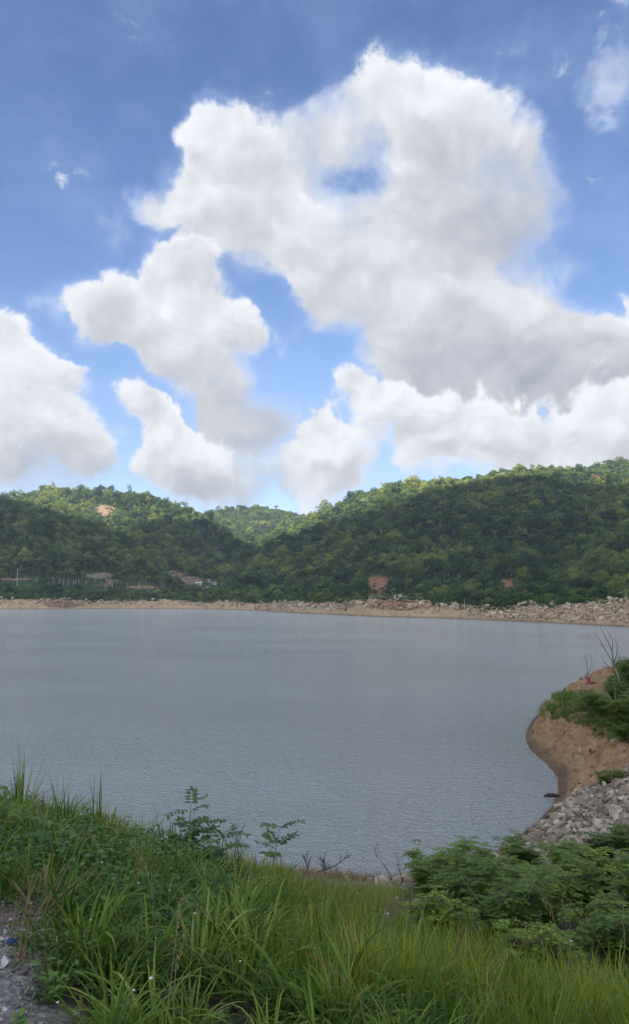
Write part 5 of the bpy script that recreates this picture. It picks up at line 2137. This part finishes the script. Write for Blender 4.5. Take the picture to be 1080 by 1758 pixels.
# the spur of soil ---------------------------------------------------------
M_SPURROCK = rock_mat('spur_rock', [(0.0, (0.20, 0.12, 0.065)), (0.5, (0.32, 0.22, 0.135)), (1.0, (0.44, 0.36, 0.27))], 4.0, (0.22, 0.11, 0.05))
ROCKS_SPUR = [rock_mesh('spur_stone', 230 + i, M_SPURROCK, 0.7, 12, False) for i in range(6)]


def spur():
    rng = np.random.default_rng(90)
    X, Y, Z, qx, qy = field(9000, 4, 24, 25, 58, rng)
    e = edge_dist(X, Y)
    grn = spur_green(qx, qy)
    ok = (e > 0.3) & (rng.random(len(X)) < (0.25 + 0.5 * np.clip(fbm(X, Y, 2.2, 3) + 0.3, 0, 1)) * (1 - grn))
    X, Y, Z, qx, qy = (a[ok] for a in (X, Y, Z, qx, qy))
    n = len(X)
    s = np.clip(rng.lognormal(-2.1, 0.55, n), 0.06, 0.55)
    big = np.argsort(-np.where((qx < 1080) & (qy > 1150), s / Y, 0))[:60]
    isb = np.zeros(n, bool)
    isb[big] = True
    rot = rng.uniform(0, 6.28, (n, 3))
    sc = np.stack([s * 1.2, s, s * .8], 1)
    pos = np.stack([X, Y, Z + 0.1 * s], 1)
    idx = rng.integers(0, 6, n)
    scatter('spur_rubble', pos[~isb], rot[~isb], sc[~isb], idx[~isb], ROCKS_SPUR, 'brown clods and pebbles over the soil spur', 'rubble')
    for i in big:
        o = link('spur_stone', ROCKS_SPUR[idx[i]], None, None, pos[i])
        o.rotation_euler = rot[i]
        o.scale = sc[i]
        w = 'on the lower slope of the brown soil spur' if qy[i] > 1300 else 'on the face of the brown soil spur' if qy[i] > 1240 else 'on top of the brown soil spur'
        tag(o, 'brown stone ' + w, 'stone', 'stones ' + w)
    # green cover on its top
    X, Y, Z, qx, qy = field(16000, 8, 26, 30, 58, rng)
    e = edge_dist(X, Y)
    ok = (e > 0.8) & (rng.random(len(X)) < spur_green(qx, qy) * 0.95)
    X, Y, Z = X[ok], Y[ok], Z[ok]
    n = len(X)
    put('ground_cover', X, Y, Z, rng.integers(0, 9, n), rng.uniform(0.9, 1.8, n), WEEDS + TUFTS['fine'], 'low green ground cover on top of the soil spur', 'ground cover', rng, 0.3)


def spur_green(qx, qy):
    a = np.zeros(np.shape(qx))
    for cx, cyy, rx, ry in ((968, 1222, 42, 14), (1010, 1228, 35, 22), (1050, 1225, 45, 32), (1080, 1200, 40, 50), (1045, 1255, 25, 16), (1095, 1150, 40, 40), (990, 1200, 40, 9), (1045, 1344, 22, 8), (1120, 1240, 50, 60)):
        a = np.maximum(a, 1 - sstep(((qx - cx) / rx) ** 2 + ((qy - cyy) / ry) ** 2, 0.7, 1.25))
    return a


spur()
for i, (px, py, s, lab) in enumerate([
    (1035, 1232, 1.5, 'dark bush in the middle of the spur top'), (1062, 1245, 1.6, 'dark bush under the pale bare stems'), (1078, 1222, 1.9, 'bush at the right edge behind the pale stems'),
    (1066, 1196, 1.5, 'bush at the back of the spur near the right edge'), (1078, 1175, 2.0, 'tall bush on the farthest visible part of the spur'), (1020, 1222, 1.1, 'low bush just below the pink cloth'),
    (1048, 1206, 1.2, 'small bush right of the pink cloth'), (1105, 1250, 1.9, 'bush past the right edge of the spur'), (1070, 1272, 0.9, 'low bush at the foot of the pale stems'), (1100, 1190, 2.0, 'leafy bush farther right on the spur'),
    (1040, 1349, 0.6, 'small tuft-like bush between spur and riprap'), (1060, 1340, 0.5, 'smaller bush beside the tuft at the riprap top'),
]):
    p = hit_near(px, py)
    shrub(p[0], p[1], s * 0.85, lab, None, i, i * 1.1)


def px_tree(name, paths, Y, mt_by, label, cat):
    """bare branching stems whose joints are given as (px, py, depth offset, radius)"""
    j0 = paths[0][1][0]
    base = at(j0[0], j0[1], Y)
    g = ground_pt(base[0], Y, -0.1)
    t = empty(name, g)
    for pn, pts in paths:
        mb = MB()
        P = [at(a, b, Y + o) - g for a, b, o, r in pts]
        mb.tube([tuple(q) for q in P], [r * 1.45 + 0.002 for *_, r in pts], 6)
        mb.build(pn, mt_by[pn], t)
    tag(t, label, cat)


D, PL = M_TWIG, M_BARK['dead']
px_tree('bare_shrub', [
    ('stem', [(1084, 1232, 0, .035), (1079, 1211, 0, .032), (1063, 1168, .1, .028), (1053, 1138, .1, .022), (1041, 1119, .2, .015), (1029, 1097, .2, .010), (1019, 1086, .3, .005)]),
    ('branch', [(1053, 1138, .1, .018), (1051, 1118, .1, .013), (1044, 1102, .1, .009), (1036, 1088, 0, .006), (1030, 1076, 0, .004)]),
    ('branch', [(1051, 1118, .1, .011), (1052, 1104, .3, .008), (1048, 1092, .4, .005), (1043, 1084, .4, .003)]),
    ('branch', [(1053, 1138, .1, .014), (1059, 1124, -.2, .009), (1060, 1108, -.3, .006), (1054, 1094, -.3, .003)]),
    ('branch', [(1063, 1168, .1, .013), (1052, 1152, -.3, .009), (1038, 1138, -.5, .006), (1032, 1124, -.5, .003)]),
    ('branch', [(1056, 1146, .1, .010), (1064, 1132, .4, .006), (1061, 1118, .5, .003)]),
    ('branch', [(1041, 1119, .2, .009), (1034, 1108, .5, .006), (1026, 1104, .7, .003)]),
    ('branch', [(1066, 1176, .1, .010), (1074, 1160, .6, .006), (1075, 1146, .7, .003)]),
], 37.5, {'stem': PL, 'branch': D}, 'tall bare shrub forking above the lake at the right edge', 'shrub')
px_tree('bare_shrub', [
    ('stem', [(1079, 1272, 0, .022), (1070, 1246, 0, .019), (1059, 1216, 0, .015), (1048, 1200, .1, .010), (1036, 1186, .2, .006), (1028, 1166, .2, .004), (1024, 1146, .2, .002)]),
    ('branch', [(1059, 1216, 0, .011), (1056, 1196, -.1, .008), (1055, 1168, -.2, .004)]),
    ('branch', [(1048, 1200, .1, .008), (1044, 1190, .3, .005), (1034, 1180, .4, .003)]),
], 33.0, {'stem': PL, 'branch': PL}, 'pale leafless stems leaning left in front of the dark bushes', 'shrub')
px_tree('bare_shrub', [
    ('stem', [(1002, 1242, 0, .016), (1000, 1215, 0, .012), (999, 1190, 0, .008), (997, 1174, 0, .003)]),
    ('branch', [(1001, 1222, 0, .008), (994, 1216, .1, .005), (990, 1212, .2, .003)]),
    ('branch', [(1000, 1200, 0, .007), (992, 1190, .2, .004), (990, 1178, .2, .002)]),
    ('branch', [(1000, 1212, 0, .006), (1006, 1204, -.1, .004), (1010, 1198, -.1, .002)]),
], 38.0, {'stem': D, 'branch': D}, 'small dark leafless shrub left of the pink cloth', 'shrub')
px_tree('bare_shrub', [
    ('stem', [(1016, 1206, 0, .016), (1012, 1180, 0, .012), (1009, 1152, 0, .009), (1007, 1134, 0, .005), (1005, 1122, 0, .002)]),
    ('branch', [(1010, 1158, 0, .008), (1017, 1142, .2, .005), (1014, 1124, .2, .002)]),
    ('branch', [(1011, 1168, 0, .007), (1019, 1152, .2, .004), (1022, 1140, .3, .002)]),
    ('branch', [(1008, 1140, 0, .005), (1004, 1132, -.2, .003), (1003, 1124, -.2, .002)]),
], 46.0, {'stem': D, 'branch': D}, 'thin bare shrub holding the pink cloth', 'shrub')


def pink_cloth():
    m, t = mat('pink_fabric')
    n = t.noise(t.node('ShaderNodeTexCoord', out=3), 9.0, 4, 0.6)
    finish(t, ramp(t, n, [(0.3, (0.42, 0.06, 0.13)), (0.7, (0.62, 0.15, 0.24))]), 0.75, n, 0.02, 0.5)
    Y = 45.8
    c = at(1010, 1180, Y)
    V, Fc = [], []
    nu, nv = 9, 12
    for j in range(nv + 1):
        v = j / nv
        wid = 0.08 + 0.28 * math.sin(min(v * 1.25, 1) * math.pi * 0.62)
        for i in range(nu + 1):
            u = i / nu - 0.5
            V.append((c[0] + u * wid - 0.10 * v + 0.04, Y + 0.07 * math.sin(u * 15 + v * 3) * (0.4 + v) - 0.05, c[2] + 0.62 - 0.98 * v - 0.10 * math.sin(u * 9) * v))
    for j in range(nv):
        for i in range(nu):
            a = j * (nu + 1) + i
            Fc.append((a, a + 1, a + nu + 2, a + nu + 1))
    o = link('pink_cloth', mesh('pink_cloth', V, Fc), m, smooth=True)
    sol = o.modifiers.new('thickness', 'SOLIDIFY')
    sol.thickness = 0.006
    tag(o, 'torn pink cloth hanging on a bare shrub on the spur', 'cloth')


pink_cloth()


def log():
    p = on_z(946, 1367, 0.03)
    t = MB()
    t.tube([p + np.array([-0.26, 0.02, -0.02]), p + np.array([-0.1, 0, 0.04]), p + np.array([0.12, 0, 0.03]), p + np.array([0.30, 0.03, -0.01])], [0.025, 0.07, 0.08, 0.05], 8)
    o = t.build('log', M_TWIG)
    tag(o, 'dark waterlogged log lying in the lake beside the spur', 'log')
    m, t_ = mat('blue_plastic')
    finish(t_, (0.03, 0.09, 0.28, 1), 0.5)
    p = hit_near(19, 1630)
    bm = bmesh.new()
    bmesh.ops.create_icosphere(bm, subdivisions=2, radius=0.022)
    for v in bm.verts:
        v.co *= 0.75 + 0.6 * abs(mnoise.noise(v.co * 60))
        v.co.z *= 0.5
    me = bpy.data.meshes.new('plastic_scrap')
    bm.to_mesh(me)
    bm.free()
    o = link('plastic_scrap', me, m, None, p + np.array([0, 0, 0.015]))
    tag(o, 'crumpled blue plastic scrap on the gravel at far left', 'litter')


log()


def gravel():
    rng = np.random.default_rng(95)
    m, t = mat('gravel_stone')
    oi = t.n.new('ShaderNodeObjectInfo')
    finish(t, ramp(t, oi.outputs['Random'], [(0.0, (0.10, 0.09, 0.08)), (0.5, (0.24, 0.225, 0.20)), (0.85, (0.36, 0.34, 0.32)), (1.0, (0.55, 0.53, 0.50))]), 0.85)
    meshes = [rock_mesh('pebble', 260 + i, m, 0.7, 9, False) for i in range(5)]
    X, Y, Z, qx, qy = field(60000, -3.6, 0.6, 2.3, 6.0, rng)
    g = grass_mask(X, Y)
    ok = (qx < 260) & (rng.random(len(X)) < (1 - g) * 0.55 + 0.04)
    X, Y, Z = X[ok], Y[ok], Z[ok]
    n = len(X)
    s = np.clip(rng.lognormal(-4.2, 0.55, n), 0.006, 0.07)
    rot = rng.uniform(0, 6.28, (n, 3))
    scatter('gravel', np.stack([X, Y, Z + 0.15 * s], 1), rot, np.repeat(s[:, None], 3, 1), rng.integers(0, 5, n), meshes, 'grey roadside gravel in the lower left corner', 'gravel')


gravel()
